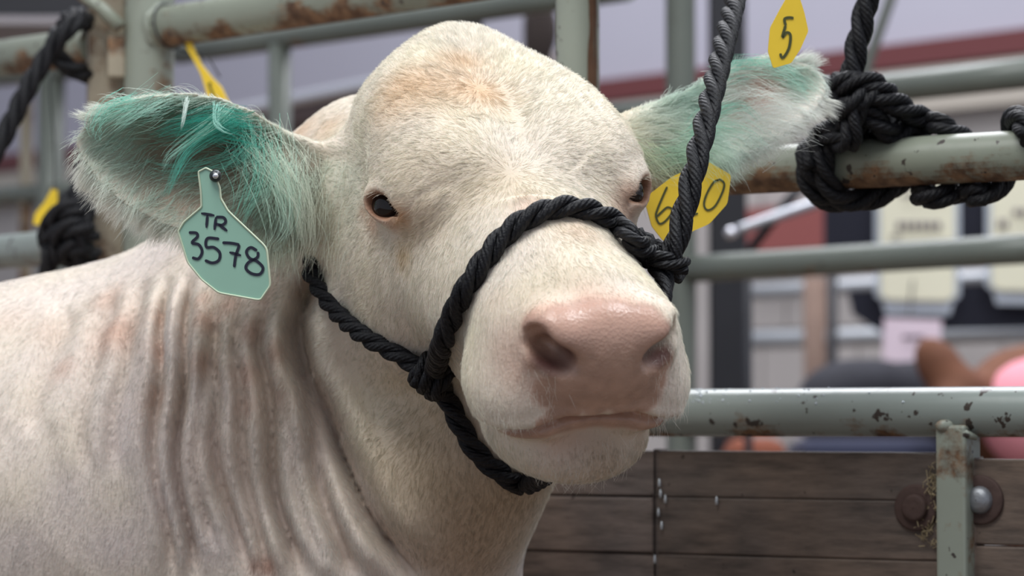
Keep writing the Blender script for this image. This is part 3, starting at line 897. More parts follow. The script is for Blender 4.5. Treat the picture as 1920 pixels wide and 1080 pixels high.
ba = me.attributes.new('bare', 'FLOAT', 'POINT'); ba.data.foreach_set('value', bm_.astype(f32))

# eyes: dark glossy ball, built as a lathe sphere with a bulged cornea
M_EYE = plain('dark_brown_eye', (0.012, 0.008, 0.007), 0.06)
M_LASH = plain('pale_lashes', (0.75, 0.68, 0.55), 0.6)
def ball_geo(c, r, nu=28, nv=18, axis_=None, bulge=0.0):
    V, Fc = [], []
    ax = np.asarray(axis_ if axis_ is not None else (0, 0, 1.0), float); ax /= np.linalg.norm(ax)
    t = np.array([0, 0, 1.0]) if abs(ax[2]) < 0.9 else np.array([1.0, 0, 0])
    a = np.cross(ax, t); a /= np.linalg.norm(a); b_ = np.cross(ax, a)
    for i in range(nv + 1):
        th = math.pi * i / nv
        rr = r * (1 + bulge * math.exp(-(th / 0.55) ** 2))
        for j in range(nu):
            ph = 2 * math.pi * j / nu
            V.append(c + rr * (math.cos(th) * ax + math.sin(th) * (math.cos(ph) * a + math.sin(ph) * b_)))
    for i in range(nv):
        for j in range(nu):
            k_ = (j + 1) % nu
            Fc.append((i * nu + j, (i + 1) * nu + j, (i + 1) * nu + k_, i * nu + k_))
    return np.array(V), Fc
for sx in (-1, 1):
    c = H2W(EYE_S[sx] - EYE_R[sx][2] * 0.0168 - EYE_R[sx][0] * 0.0026 + EYE_R[sx][1] * 0.0008)
    axd = EYE_R[sx][2] @ HM
    e_ = build('eye', [ball_geo(c, 0.0163, axis_=axd, bulge=0.04)], M_EYE, cow)
    lg = []
    for k_ in range(34):
        f_ = rng.uniform(-1, 1)
        r0 = EYE_S[sx] + EYE_R[sx][0] * (0.015 * f_) + EYE_R[sx][1] * (0.0088 * math.sqrt(1 - 0.8 * f_ * f_) + 0.001) + EYE_R[sx][2] * 0.002
        dl = EYE_R[sx][2] * rng.uniform(0.6, 1) + EYE_R[sx][1] * rng.uniform(-0.5, 0.4) + EYE_R[sx][0] * (f_ * 0.5 - 0.2)
        l_ = rng.uniform(0.005, 0.010)
        if f_ > 0.1: continue
        lg.append(tube_geo(np.array([H2W(r0), H2W(r0 + dl * l_ * 0.5), H2W(r0 + dl * l_ - EYE_R[sx][1] * 0.002)]), np.array([0.00013, 0.00011, 0.00004]), 5, False))
    build('eyelashes', lg, M_LASH, cow, kind='stuff')

# ------------------------------------------------------------------ fur
def sample_surface(weight, n):
    co = np.empty(len(me.polygons) * 4, np.int32)
    me.polygons.foreach_get('vertices', co); q = co.reshape(-1, 4)
    A, B, C, D = (gv[q[:, k]] for k in range(4))
    area = 0.5 * (np.linalg.norm(np.cross(B - A, C - A), axis=1) + np.linalg.norm(np.cross(C - A, D - A), axis=1))
    wgt = area * weight(gv[q].mean(1), gn[q].mean(1))
    pr = wgt / wgt.sum()
    f = rng.choice(len(q), n, p=pr)
    a, b_ = rng.random((2, n, 1))
    w4 = [(1 - a) * (1 - b_), a * (1 - b_), a * b_, (1 - a) * b_]
    p = sum(w4[k] * gv[q[f, k]] for k in range(4)); nn = sum(w4[k] * gn[q[f, k]] for k in range(4))
    nn /= np.linalg.norm(nn, axis=1, keepdims=True) + 1e-9
    return p, nn
def unit(v): return v / (np.linalg.norm(v, axis=1, keepdims=True) + 1e-9)
WH = hit(958, 322); WH2 = hit(900, 165)
HC = ORG - EZ * 0.10
FLOW_T = [0]
def flow(p, n):
    """direction in which the coat lies"""
    a = unit(p - WH)
    up = unit(p - WH2)
    k = np.exp(-((p - WH2) ** 2).sum(1) / 0.05 ** 2)[:, None]
    a = a * (1 - k) + up * k
    hd = np.sqrt(((p - HC) ** 2).sum(1))
    t = np.clip((hd - 0.20) / 0.10, 0, 1)[:, None]
    body = np.tile(np.array([-0.22, 0.0, -1.0]), (len(p), 1)) + 0.22 * vnoise(p, 0.06, 11)
    # behind the jaw crease the coat hangs straight down
    d = a * (1 - t) + unit(body) * t
    FLOW_T[0] = t
    for fr, tab, side in ((EAR_L, TAB_L, 0), (EAR_R, TAB_R, 1)):
        u, s, w_ = ear_coords(p, fr, tab)
        ins = np.clip((u + 0.10) * 4, 0, 1) * (u < 1.1) * np.clip((1.7 - np.abs(s)) * 2, 0, 1) * (np.abs(w_) < 0.08)
        e = fr[1][0] * 1.0 + fr[1][1] * (np.clip(s, -1.2, 1.2)[:, None] * 0.9 - (0.25 if side == 0 else 0.1))
        ins = ins[:, None]
        d = d * (1 - ins) + e * ins
    d = d + (0.42 - 0.20 * FLOW_T[0]) * vnoise(p, 0.010, 21) + 0.22 * vnoise(p, 0.004, 22)
    d = d - n * (d * n).sum(1, keepdims=True)
    return unit(d)
def add_fur(name, P0, N0, D0, Ln, lift, rad, colr, npt=4, droop=0.0, curl=0.0):
    n = len(P0)
    t = np.linspace(0, 1, npt)[None, :, None]
    sl = np.sin(lift)[:, None, None]; cl = np.cos(lift)[:, None, None]
    Lc = Ln[:, None, None]
    side = np.cross(N0, D0)
    cv = (rng.normal(0, 1, (n, 1, 1)) * curl)
    pos = P0[:, None] - 0.0008 * N0[:, None] + Lc * (D0[:, None] * cl * (t + 0.0) + N0[:, None] * sl * (t - 0.55 * t * t) + side[:, None] * cv * t * t)
    pos[:, :, 2] -= (droop * Ln[:, None] * (t[..., 0] ** 2))
    cur = bpy.data.hair_curves.new(name)
    cur.add_curves([npt] * n)
    cur.attributes['position'].data.foreach_set('vector', pos.astype(f32).ravel())
    ra = cur.attributes.get('radius') or cur.attributes.new('radius', 'FLOAT', 'POINT')
    tt = np.array([1.0, 0.95, 0.7, 0.18]) if npt == 4 else np.r_[np.linspace(1, 0.75, npt - 1), 0.15]
    ra.data.foreach_set('value', (np.asarray(rad).reshape(-1, 1) * tt[None]).astype(f32).ravel())
    c_ = cur.attributes.new('hair_col', 'FLOAT_COLOR', 'CURVE')
    c_.data.foreach_set('color', np.hstack([np.clip(colr, 0.005, 0.97), np.ones((n, 1))]).astype(f32).ravel())
    o = bpy.data.objects.new(name, cur); COL.objects.link(o); o.parent = cow
    o['kind'] = 'stuff'
    cur.materials.append(M_FUR)
    return o
m, nt, b, N, L = new_mat('coat_hair')
at = N.new('ShaderNodeAttribute'); at.attribute_name = 'hair_col'
L.new(at.outputs['Color'], b.inputs['Base Color'])
b.inputs['Roughness'].default_value = 0.55
b.inputs['Specular IOR Level'].default_value = 0.25
tr = N.new('ShaderNodeBsdfTranslucent'); L.new(at.outputs['Color'], tr.inputs[0])
ms = N.new('ShaderNodeMixShader'); ms.inputs[0].default_value = 0.30
out = N['Material Output']
L.new(b.outputs[0], ms.inputs[1]); L.new(tr.outputs[0], ms.inputs[2]); L.new(ms.outputs[0], out.inputs['Surface'])
M_FUR = m
SC.cycles_curves.shape = 'THICK' if hasattr(SC, 'cycles_curves') else None

def view_w(p, n):
    v = unit(CAM - p)
    f = (n * v).sum(1)
    return np.clip((f + 0.35) * 2.2, 0, 1) * (p[:, 0] > -0.70)
EYEO = [H2W(EYE_S[sx]) for sx in (-1, 1)]
def in_ear(p, n):
    tot = np.zeros(len(p))
    for fr, tab in ((EAR_L, TAB_L), (EAR_R, TAB_R)):
        u, s, w_ = ear_coords(p, fr, tab)
        tot = np.maximum(tot, ((u > 0.02) & (u < 1.0) & (np.abs(s) < 0.97) & (np.abs(w_) < 0.07)) * np.clip((n @ fr[1][2]) * 3, 0, 1))
    return tot
if True:
    # short coat
    def wt(p, n):
        b_ = bare_mask(p)
        w_ = view_w(p, n) * np.clip(1 - 1.25 * b_, 0, 1) ** 1.5 * (1 - 0.97 * in_ear(p, n))
        for sx in (-1, 1):
            q_ = (W2H(p) - EYE_S[sx]) @ EYE_R[sx].T
            w_ = w_ * ((q_[:, 0] / 0.0185) ** 2 + (q_[:, 1] / 0.0115) ** 2 + (q_[:, 2] / 0.03) ** 2 > 1)
        far = np.clip((p[:, 0] + 0.45) / -0.2, 0, 1)
        return w_ * (1 - 0.6 * far)
    NF = 430000
    p, n = sample_surface(wt, NF)
    d = flow(p, n)
    bmk = bare_mask(p)
    Ln = np.full(len(p), 0.0095)
    hd = np.sqrt(((p - HC) ** 2).sum(1))
    Ln -= 0.0015 * np.clip((hd - 0.2) / 0.1, 0, 1)
    Ln += 0.005 * np.exp(-((p - hit(880, 90)) ** 2).sum(1) / 0.07 ** 2)
    muz = np.exp(-((p - hit(1130, 720)) ** 2).sum(1) / 0.075 ** 2)
    Ln *= 1 - 0.62 * muz
    for e in EYEO: Ln *= np.clip(np.sqrt(((p - e) ** 2).sum(1)) / 0.035, 0.35, 1)
    Ln *= np.clip(1.05 - 1.3 * bmk, 0.15, 1) * rng.uniform(0.65, 1.15, len(p))
    lift = np.clip(rng.normal(0.34, 0.12, len(p)), 0.1, 0.8) + 0.25 * np.exp(-((p - hit(880, 80)) ** 2).sum(1) / 0.05 ** 2)
    col = hide_colour(p, n) * rng.uniform(0.74, 1.12, (len(p), 1)) * (1 + 0.09 * vnoise(p, 0.005, 31)[:, :1])
    add_fur('fur', p, n, d, Ln, lift, np.full(len(p), 0.000115), col)
    # whiskers and chin bristles
    wh_c = [hit(x, y) for x, y in ((1000, 740), (960, 780), (1150, 860), (1080, 870), (1050, 890), (1255, 700), (1262, 760), (1240, 820), (1120, 895))]
    def ww(p, n):
        m_ = np.zeros(len(p))
        for c_ in wh_c: m_ = np.maximum(m_, np.exp(-((p - c_) ** 2).sum(1) / 0.022 ** 2))
        return m_ * view_w(p, n) * (m_ > 0.2)
    p, n = sample_surface(ww, 300)
    dd = unit(unit(n + 0.3 * rng.normal(0, 1, n.shape)) + np.array([0.0, 0.0, -0.8])); dd = unit(dd - n * (dd * n).sum(1, keepdims=True))
    add_fur('whiskers', p, n, dd, rng.uniform(0.006, 0.018, len(p)), rng.uniform(0.4, 1.1, len(p)), np.full(len(p), 0.00009), np.tile([[0.80, 0.76, 0.68]], (len(p), 1)), 5, 0.3, 0.1)
    # long hair in and round the ears
    for fr, tab, side, nI, nR in ((EAR_L, TAB_L, 0, 5200, 11000), (EAR_R, TAB_R, 1, 7500, 8000)):
        U, Vv, Wv = fr[1]
        def wi(p, n):
            u, s, w_ = ear_coords(p, fr, tab)
            ins = (u > -0.12) & (u < 1.0) & (np.abs(s) < 1.05) & (np.abs(w_) < 0.08)
            if side == 0:
                dens = 0.35 + 0.9 * np.clip(-s, 0, 1) + 1.6 * np.exp(-((u - 0.92) / 0.12) ** 2) + 1.2 * np.clip((s - 0.55) * 3, 0, 1) + 2.6 * np.exp(-((u - 0.10) / 0.10) ** 2) * (s < 0.5)
                dens = dens * (1 - 0.8 * np.exp(-((u - 0.28) / 0.12) ** 2 - ((s - 0.30) / 0.28) ** 2))
            else:
                dens = (1.0 - 0.93 * np.exp(-((u - 0.64) / 0.16) ** 2 - ((s - 0.25) / 0.40) ** 2)) * np.where(u > 0.4, 0.75, 1.0)
            return ins * np.clip((n @ Wv) * 3 + 0.2, 0, 1) * dens * np.clip((u + 0.12) * 5, 0, 1) * np.clip((1.05 - np.abs(s)) * 5, 0, 1)
        p, n = sample_surface(wi, nI)
        u, s, w_ = ear_coords(p, fr, tab)
        dirv = U[None] * 0.8 + Vv[None] * (np.clip(s, -1, 1)[:, None] * 0.6 - 0.35)
        if side == 0:
            kb = np.exp(-((u - 0.06) / 0.14) ** 2)[:, None]
            dirv = dirv * (1 - kb) + (-0.10 * U[None] - 1.0 * Vv[None]) * kb
        dirv = dirv + 0.55 * vnoise(p, 0.012, 41) + 0.2 * vnoise(p, 0.004, 42)
        dirv = unit(dirv - n * (dirv * n).sum(1, keepdims=True))
        Ln = rng.uniform(0.012, 0.036, len(p)) * np.where(u > 0.85, 0.6, 1.0) * (1 if side == 0 else np.where(u > 0.4, 0.6, 0.9))
        lift = rng.uniform(0.15, 0.8, len(p))
        col = hide_colour(p, n) * rng.uniform(0.8, 1.15, (len(p), 1))
        pale = (rng.random(len(p)) < (0.5 if side == 0 else 0.3))[:, None] * 0.6
        col = col * (1 - pale) + np.array([0.72, 0.80, 0.72]) * pale
        add_fur('ear_hair', p, n, dirv, Ln, lift, rng.uniform(0.00009, 0.00018, len(p)), col, 6, 0.25, 0.12)
        # fringe along the rim
        def wr(p, n):
            u, s, w_ = ear_coords(p, fr, tab)
            return ((u > 0.05) & (u < 1.06) & (np.abs(s) > 0.80) & (np.abs(s) < 1.5) & (np.abs(w_) < 0.08)) * np.where(s < 0, 1.0, 0.7) * (1 + 1.5 * (u > 0.85))
        p, n = sample_surface(wr, nR)
        u, s, w_ = ear_coords(p, fr, tab)
        dirv = U[None] * (0.35 + 1.0 * np.clip(u - 0.5, 0, 1))[:, None] + Vv[None] * np.sign(s)[:, None] * np.where(s < 0, 0.9, 0.05)[:, None]
        dirv = unit(dirv + 0.5 * vnoise(p, 0.010, 51) + 0.25 * vnoise(p, 0.004, 52))
        Ln = np.where(s < 0, rng.uniform(0.010, 0.024, len(p)) * (1 if side == 0 else 0.6), rng.uniform(0.003, 0.007, len(p)))
        Ln = np.where(u > 0.88, rng.uniform(0.010, 0.022, len(p)), Ln)
        col = hide_colour(p, n) * rng.uniform(0.9, 1.1, (len(p), 1))
        col = col * 0.55 + np.array([0.85, 0.86, 0.80]) * 0.45
        add_fur('ear_fringe', p, n, dirv, Ln, rng.uniform(0.05, 0.4, len(p)), np.full(len(p), 0.00010), col, 5, 0.1, 0.15)
print('fur t', time.time() - _t)

# long locks hanging across the ear openings, each a bundle of fine hairs
LOCKS = [  # pixels, start / end distance, hairs, spread m, colour
 ([(425, 205), (395, 235), (340, 275), (312, 300), (303, 330)], 2.435, 2.40, 46, .0035, (0.42, 0.74, 0.62)),
 ([(440, 232), (385, 262), (350, 290), (325, 340), (308, 385)], 2.435, 2.40, 55, .0035, (0.12, 0.50, 0.40)),
 ([(350, 185), (345, 215), (338, 248)], 2.43, 2.405, 22, .0015, (0.75, 0.84, 0.78)),
 ([(405, 198), (402, 228), (418, 244), (440, 250)], 2.43, 2.40, 26, .0025, (0.45, 0.78, 0.68)),
 ([(462, 268), (430, 300), (330, 322), (250, 300)], 2.46, 2.42, 40, .006, (0.16, 0.50, 0.40)),
 ([(455, 240), (400, 225), (330, 238), (270, 262)], 2.44, 2.42, 90, .008, (0.04, 0.34, 0.26)),
 ([(460, 250), (410, 240), (370, 250), (330, 290)], 2.44, 2.42, 90, .009, (0.03, 0.30, 0.22)),
 ([(470, 262), (480, 330), (455, 400), (430, 440)], 2.455, 2.41, 60, .010, (0.22, 0.58, 0.46)),
 ([(490, 275), (520, 340), (530, 420), (500, 470)], 2.455, 2.41, 90, .014, (0.50, 0.70, 0.58)),
 ([(505, 290), (560, 370), (575, 450), (560, 510)], 2.46, 2.42, 120, .013, (0.70, 0.74, 0.62)),
 ([(250, 190), (205, 205), (180, 240), (190, 262)], 2.42, 2.40, 60, .006, (0.30, 0.68, 0.55)),
 ([(300, 190), (240, 215), (200, 250)], 2.42, 2.40, 60, .008, (0.40, 0.66, 0.55)),
 ([(1300, 250), (1330, 215), (1390, 200), (1430, 235)], 2.52, 2.48, 50, .005, (0.30, 0.62, 0.50)),
 ([(1290, 270), (1340, 240), (1400, 250), (1450, 290)], 2.52, 2.48, 60, .006, (0.45, 0.70, 0.58)),
 ([(1260, 290), (1320, 270), (1370, 300), (1385, 350)], 2.52, 2.47, 90, .009, (0.55, 0.72, 0.60)),
 ([(1230, 300), (1290, 290), (1340, 320), (1350, 350)], 2.51, 2.47, 90, .010, (0.42, 0.60, 0.46)),
 ([(1330, 190), (1400, 165), (1470, 190), (1500, 240)], 2.53, 2.49, 50, .008, (0.80, 0.84, 0.78)),
 ([(1350, 130), (1420, 120), (1480, 140), (1520, 190)], 2.53, 2.50, 60, .007, (0.35, 0.68, 0.56)),
 ([(1400, 250), (1450, 235), (1500, 240), (1540, 260)], 2.53, 2.49, 90, .012, (0.85, 0.86, 0.82)),
 ([(1390, 210), (1450, 195), (1510, 205), (1548, 225)], 2.53, 2.49, 90, .012, (0.85, 0.87, 0.83)),
 ([(1190, 270), (1230, 300), (1260, 330), (1290, 340)], 2.50, 2.48, 90, .010, (0.55, 0.62, 0.45)),
]
if True:
    allp, alr, alc = [], [], []
    for pts, y0, y1, nh, sp, colr in LOCKS:
        ys = np.linspace(y0, y1, len(pts))
        c = smooth_path([P(x, y, yy) for (x, y), yy in zip(pts, ys)], 12)
        for _ in range(nh):
            off = rng.normal(0, sp, 3); end = rng.normal(0, sp * 0.5, 3)
            t = np.linspace(0, 1, 12)[:, None]
            l = rng.uniform(0.65, 1.0)
            path = smooth_path(c[:max(4, int(12 * l))], 12)
            allp.append(path + off * (1 - 0.75 * t) + end * np.sin(t * 2.2))
            alr.append(rng.uniform(0.00009, 0.00018))
            alc.append(np.array(colr) * rng.uniform(0.8, 1.2))
    pos = np.array(allp); n = len(pos)
    cur = bpy.data.hair_curves.new('ear_lock'); cur.add_curves([12] * n)
    cur.attributes['position'].data.foreach_set('vector', pos.astype(f32).ravel())
    ra = cur.attributes.get('radius') or cur.attributes.new('radius', 'FLOAT', 'POINT')
    ra.data.foreach_set('value', (np.array(alr)[:, None] * np.linspace(1, 0.25, 12)[None]).astype(f32).ravel())
    c_ = cur.attributes.new('hair_col', 'FLOAT_COLOR', 'CURVE')
    c_.data.foreach_set('color', np.hstack([np.clip(np.array(alc), 0.01, 0.95), np.ones((n, 1))]).astype(f32).ravel())
    cur.materials.append(M_FUR)
    o = bpy.data.objects.new('ear_lock', cur); COL.objects.link(o); o.parent = cow; o['kind'] = 'stuff'

# ------------------------------------------------------------------ halter
R1 = 0.0092
def on_hide(pts, off): return [hit(x, y, off) for x, y in pts]
kL = hit(828, 682, 0.012); kR = P(1228, 482, 2.335)
hal = empty('rope_halter', tuple(kL), label='black twisted rope halter round the cow head with its lead rope', category='halter')
nose = [kL] + on_hide([(842, 640), (862, 595), (890, 547), (924, 492), (962, 446), (1004, 418), (1052, 404), (1100, 410), (1145, 432)], R1 * 0.9) + [P(1185, 448, 2.290), P(1212, 470, 2.315), kR]
parts_ = [rope('noseband', [nose], R1, M_ROPE)]
ck = on_hide([(588, 492), (606, 535), (640, 580), (690, 622), (745, 652)], 0.006) + [kL + np.array([-0.012, 0, 0.006]), kL]
ck = [P(606, 430, 2.56), P(596, 462, 2.51)] + ck
parts_.append(rope('cheek_strap', [ck], 0.0082, M_ROPEF))
chs = [kL] + on_hide([(845, 735), (868, 790), (900, 845), (945, 882), (980, 897)], R1 * 0.8)
# under the jaw and up the far side to the other knot
under = [H2W((0.002, 0.176, -0.2075)), H2W((0.008, 0.165, -0.2085)), H2W((0.020, 0.145, -0.206)), H2W((0.050, 0.140, -0.196)), H2W((0.082, 0.128, -0.165)), H2W((0.100, 0.115, -0.120)), P(1232, 585, 2.30), P(1243, 530, 2.315), kR]
parts_.append(rope('chin_strap', [chs + under], R1, M_ROPE))
def coil(c, axis_, r0, turns, length, start=0.0, squash=1.0):
    ax = np.asarray(axis_, float); ax /= np.linalg.norm(ax)
    t = np.array([0, 1.0, 0]); a = np.cross(ax, t); a /= np.linalg.norm(a); b_ = np.cross(ax, a)
    out = []
    for i in range(int(turns * 14) + 1):
        f = i / (turns * 14)
        th = start + 2 * math.pi * turns * f
        out.append(np.asarray(c) + ax * (f - 0.5) * length + r0 * (math.cos(th) * a + squash * math.sin(th) * b_))
    return out
axL = P(845, 730, 2.3) - P(815, 640, 2.3)
kl = [coil(kL, axL + np.array([0.02, 0, 0.01]), 0.0125, 2.6, 0.024, 0.4, 0.9)]
stub = [kL + np.array([-0.004, -0.004, 0.0]), kL + np.array([0.010, -0.010, 0.004]), kL + np.array([0.024, -0.007, 0.008])]
parts_.append(rope('side_knot', kl + [stub, [kL + np.array([-0.014, -0.006, -0.010]), kL + np.array([-0.004, -0.014, 0.0]), kL + np.array([0.008, -0.008, 0.012])]], R1 * 0.85, M_ROPE))
kr2 = P(1255, 495, 2.335)
kr = [coil(P(1205, 470, 2.325), P(1240, 490, 2.33) - P(1180, 450, 2.31), 0.0085, 2.4, 0.034, 0.2, 0.95),
      coil(kr2, P(1285, 500, 2.335) - P(1240, 490, 2.335), 0.0085, 1.6, 0.018, 1.0, 0.9),
      [P(1222, 480, 2.315), P(1250, 490, 2.312), P(1284, 499, 2.325)]]
parts_.append(rope('side_knot', kr, R1 * 0.85, M_ROPE))
lead = [P(1248, 505, 2.325), P(1262, 470, 2.322), P(1282, 400, 2.33), P(1306, 300, 2.35), P(1332, 190, 2.40), P(1356, 90, 2.47), P(1376, 10, 2.55), P(1392, -70, 2.66), P(1396, -104, 2.73), P(1397, -120, 2.775), P(1398, -104, 2.81), P(1400, -60, 2.80)]
parts_.append(build('lead_rope', rope_geo(lead, 0.0100, 0.098, 0.0, 16), M_ROPE))
bpy.context.view_layer.update()
settle(hal, parts_)

# ------------------------------------------------------------------ ear tags
def tag_obj(name, outline, pl, th, mat, label, strokes=(), ink=M_INK, wpx=5, edge=None, **props):
    c = np.mean([pl.at(*p) for p in outline], 0)
    root = empty(name, tuple(c), label=label, category='ear tag' if 'ear' in name else 'tag', **props)
    pts = [pl.uv(x, y) for x, y in round_poly(outline)]
    ch = []
    body = build('plate', [plate_geo(pts, pl.o, pl.U, pl.V, th)], mat)
    body.data.polygons.foreach_set('use_smooth', np.zeros(len(body.data.polygons), bool))
    ch.append(body)
    if strokes:
        ch.append(build('lettering', [stroke_geo(pl, s, wpx) for s in strokes], ink))
    return root, ch
plM = Plane(P(420, 450, 2.375), yaw=-8, tilt=-4)
if True:
    root, ch = tag_obj('ear_tag', [(372, 322), (386, 315), (400, 322), (412, 352), (414, 372), (428, 396), (500, 464), (507, 535), (488, 563), (410, 549), (378, 524), (352, 492), (334, 434), (345, 416), (378, 388), (377, 362)], plM, 0.0018, M_MINT,
        'mint green ear tag marked TR 3578 in the pierced ear',
        strokes=[[(377, 400), (402, 404)], [(389, 403), (387, 427)], [(405, 407), (402, 431)], [(405, 407), (419, 408), (423, 416), (416, 422), (404, 420)], [(410, 421), (426, 433)],
         [(354, 436), (368, 437), (370, 444), (360, 455), (373, 459), (379, 472), (372, 485), (360, 483)],
         [(411, 448), (389, 447), (387, 463), (401, 464), (412, 474), (410, 488), (398, 493), (384, 488)],
         [(417, 455), (434, 456), (449, 459)], [(449, 459), (442, 480), (439, 501)], [(430, 473), (452, 479)],
         [(482, 470), (470, 464), (462, 472), (468, 484), (482, 490), (493, 502), (487, 514), (472, 513), (461, 503), (466, 492), (482, 483), (484, 472)]], wpx=5.5)
    rim = [plM.at(x, y, 0.0002) for x, y in round_poly([(372, 322), (386, 315), (400, 322), (412, 352), (414, 372), (428, 396), (500, 464), (507, 535), (488, 563), (410, 549), (378, 524), (352, 492), (334, 434), (345, 416), (378, 388), (377, 362)])]
    rim = np.array(rim + [rim[0]])
    ch.append(build('rim', [tube_geo(rim, 0.0009, 6, False)], M_MINTE))
    bc = plM.at(404, 330, 0.002)
    ch.append(build('button', [ball_geo(bc, 0.0052, 20, 12)], plain('dark_tag_button', (0.02, 0.025, 0.03), 0.35)))
    ch.append(build('rivet', [ball_geo(bc + plM.N * 0.0040 + np.array([0.001, 0, 0]), 0.0026, 14, 10)], M_CHROME))
    bpy.context.view_layer.update(); settle(root, ch)
pl6 = Plane(P(1290, 380, 2.487), yaw=10, tilt=2)
root, ch = tag_obj('ear_tag', [(1208, 372), (1262, 330), (1328, 303), (1371, 328), (1364, 382), (1330, 420), (1275, 444), (1244, 452), (1222, 424)], pl6, 0.0018, M_YEL,
    'yellow ear tag showing a 6 and a 0 on either side of the lead rope',
    strokes=[[(1251, 350), (1243, 368), (1233, 392), (1230, 405), (1236, 419), (1246, 416), (1258, 402), (1260, 392), (1251, 389), (1240, 398), (1232, 406)],
             [(1278, 366), (1290, 352), (1300, 358), (1294, 378), (1284, 404), (1298, 403), (1309, 400)],
             [(1349, 337), (1338, 342), (1325, 364), (1320, 384), (1327, 394), (1341, 386), (1354, 362), (1358, 345), (1351, 337), (1345, 338)]], ink=M_INKG, wpx=4.2)
bpy.context.view_layer.update(); settle(root, ch)
#%%FENCE
# ------------------------------------------------------------------ tie-up fence in front of the pen (receding to the left)
FD = np.array([-0.839, 0.545, 0.0]); F0 = np.array([0.458, 2.60, 0.0]); FN = np.array([-0.545, -0.839, 0.0])
UPZ = np.array([0, 0, 1.0])
def fp(px, z=None, py=None):
    """point of the fence plane seen at photo column px, at height z or photo row py"""
    k = (px - 960.0) / F * cP                      # close enough to x / y near the horizon
    t = (F0[0] - k * F0[1]) / (-FD[0] + k * FD[1])
    q = F0 + FD * t
    if py is not None: z = P(px, py, q[1])[2]
    return np.array([q[0], q[1], z])
RR = 0.0232
def weld(c, r, mat, axis_=(0, 0, 1)):
    g = []
    ax = np.asarray(axis_, float); t = np.array([0.3, 0.9, 0.1]); a = np.cross(ax, t); a /= np.linalg.norm(a); b_ = np.cross(ax, a)
    path = np.array([c + r * (math.cos(q) * a + math.sin(q) * b_) * (1 + 0.05 * math.sin(7 * q)) for q in np.linspace(0, 2 * math.pi, 28)])
    return tube_geo(path, 0.0045 + 0.0012 * np.sin(np.arange(28) * 2.1), 7, False)

fence = empty('pipe_fence', tuple(fp(1084, 0.0)), label='green painted pipe fence beside the cow with wooden planks below its lowest rail', category='fence')
ch = []
z_up = fp(1900, py=292)[2]; z_lo = fp(1600, py=773)[2]; z_top = P(280, 55, 3.33)[2]
a, b_ = fp(272, z_up), fp(2150, z_up)
ch.append(tube('rail', [fp(1084, z_up), fp(2250, z_up)], RR, M_RAIL, sides=24, n=24))
ch.append(tube('rail', [fp(890, z_lo), fp(2250, z_lo)], RR, M_RAIL2, sides=24, n=24))
tl_a = P(280, 55, 3.33); tl_b = P(1084, 300, 2.845); tl_b[2] = tl_a[2]
TLD = (tl_b - tl_a) / np.linalg.norm(tl_b - tl_a)
ch.append(tube('rail', [tl_a, tl_b], 0.0240, M_RAIL, sides=24, n=24))
ch.append(tube('rail', [tl_b, fp(2250, z_top)], RR * 0.97, M_RAIL, sides=24, n=24))
q = P(1084, 800, 2.85); ch.append(tube('post', [np.array([q[0], q[1], z_lo]), np.array([q[0], q[1], 1.82])], 0.0220, M_POST, sides=24, n=24))
q = tl_a if False else P(280, 55, 3.33); ch.append(tube('post', [np.array([q[0], q[1], 0]), np.array([q[0], q[1], 1.85])], 0.0295, M_POST, sides=24, n=24))
q = fp(2180, 0); ch.append(tube('post', [np.array([q[0], q[1] + 0.03, 0]), np.array([q[0], q[1] + 0.03, 1.78])], 0.0225, M_POST, sides=24, n=12))
e = fp(316, z_top) ; pq = P(1084, 300, 2.85); r_ = np.random.default_rng(3); rn = []
for a0, wd_ in ((0.62, 0.0035), (0.95, 0.0022)):
    zz = np.linspace(1.25, 1.80, 60); an = a0 + np.cumsum(r_.normal(0, 0.018, 60)); wv_ = wd_ * (0.7 + 0.5 * np.abs(np.sin(zz * 31 + a0)))
    V = []
    for z_, t_, w__ in zip(zz, an, wv_):
        for s_ in (-1, 0, 1):
            th_ = t_ + s_ * w__ / 0.022
            V.append((pq[0] + 0.0223 * math.sin(th_), pq[1] - 0.0223 * math.cos(th_), z_))
    rn.append((np.array(V), [(i * 3 + k, i * 3 + k + 1, i * 3 + k + 4, i * 3 + k + 3) for i in range(59) for k in (0, 1)]))
ch.append(build('rust_run', rn, plain('brown_rust_scale', (0.13, 0.065, 0.035), 0.85, 0, 0.5, 60, 0.6), label='brown rust flaking down the round post'))
ch.append(build('weld', [weld(tl_a + TLD * 0.026, 0.0245, M_POST, TLD)], M_POST))
# dark wire loop round the rail end
c = tl_a + TLD * 0.036; path = np.array([c + 0.0262 * (math.cos(t) * FN + math.sin(t) * UPZ) + FD * 0.004 * math.sin(t) for t in np.linspace(0, 2 * math.pi, 30)])
ch.append(build('wire_ring', [tube_geo(path, 0.0012, 6, False)], M_BLACK))
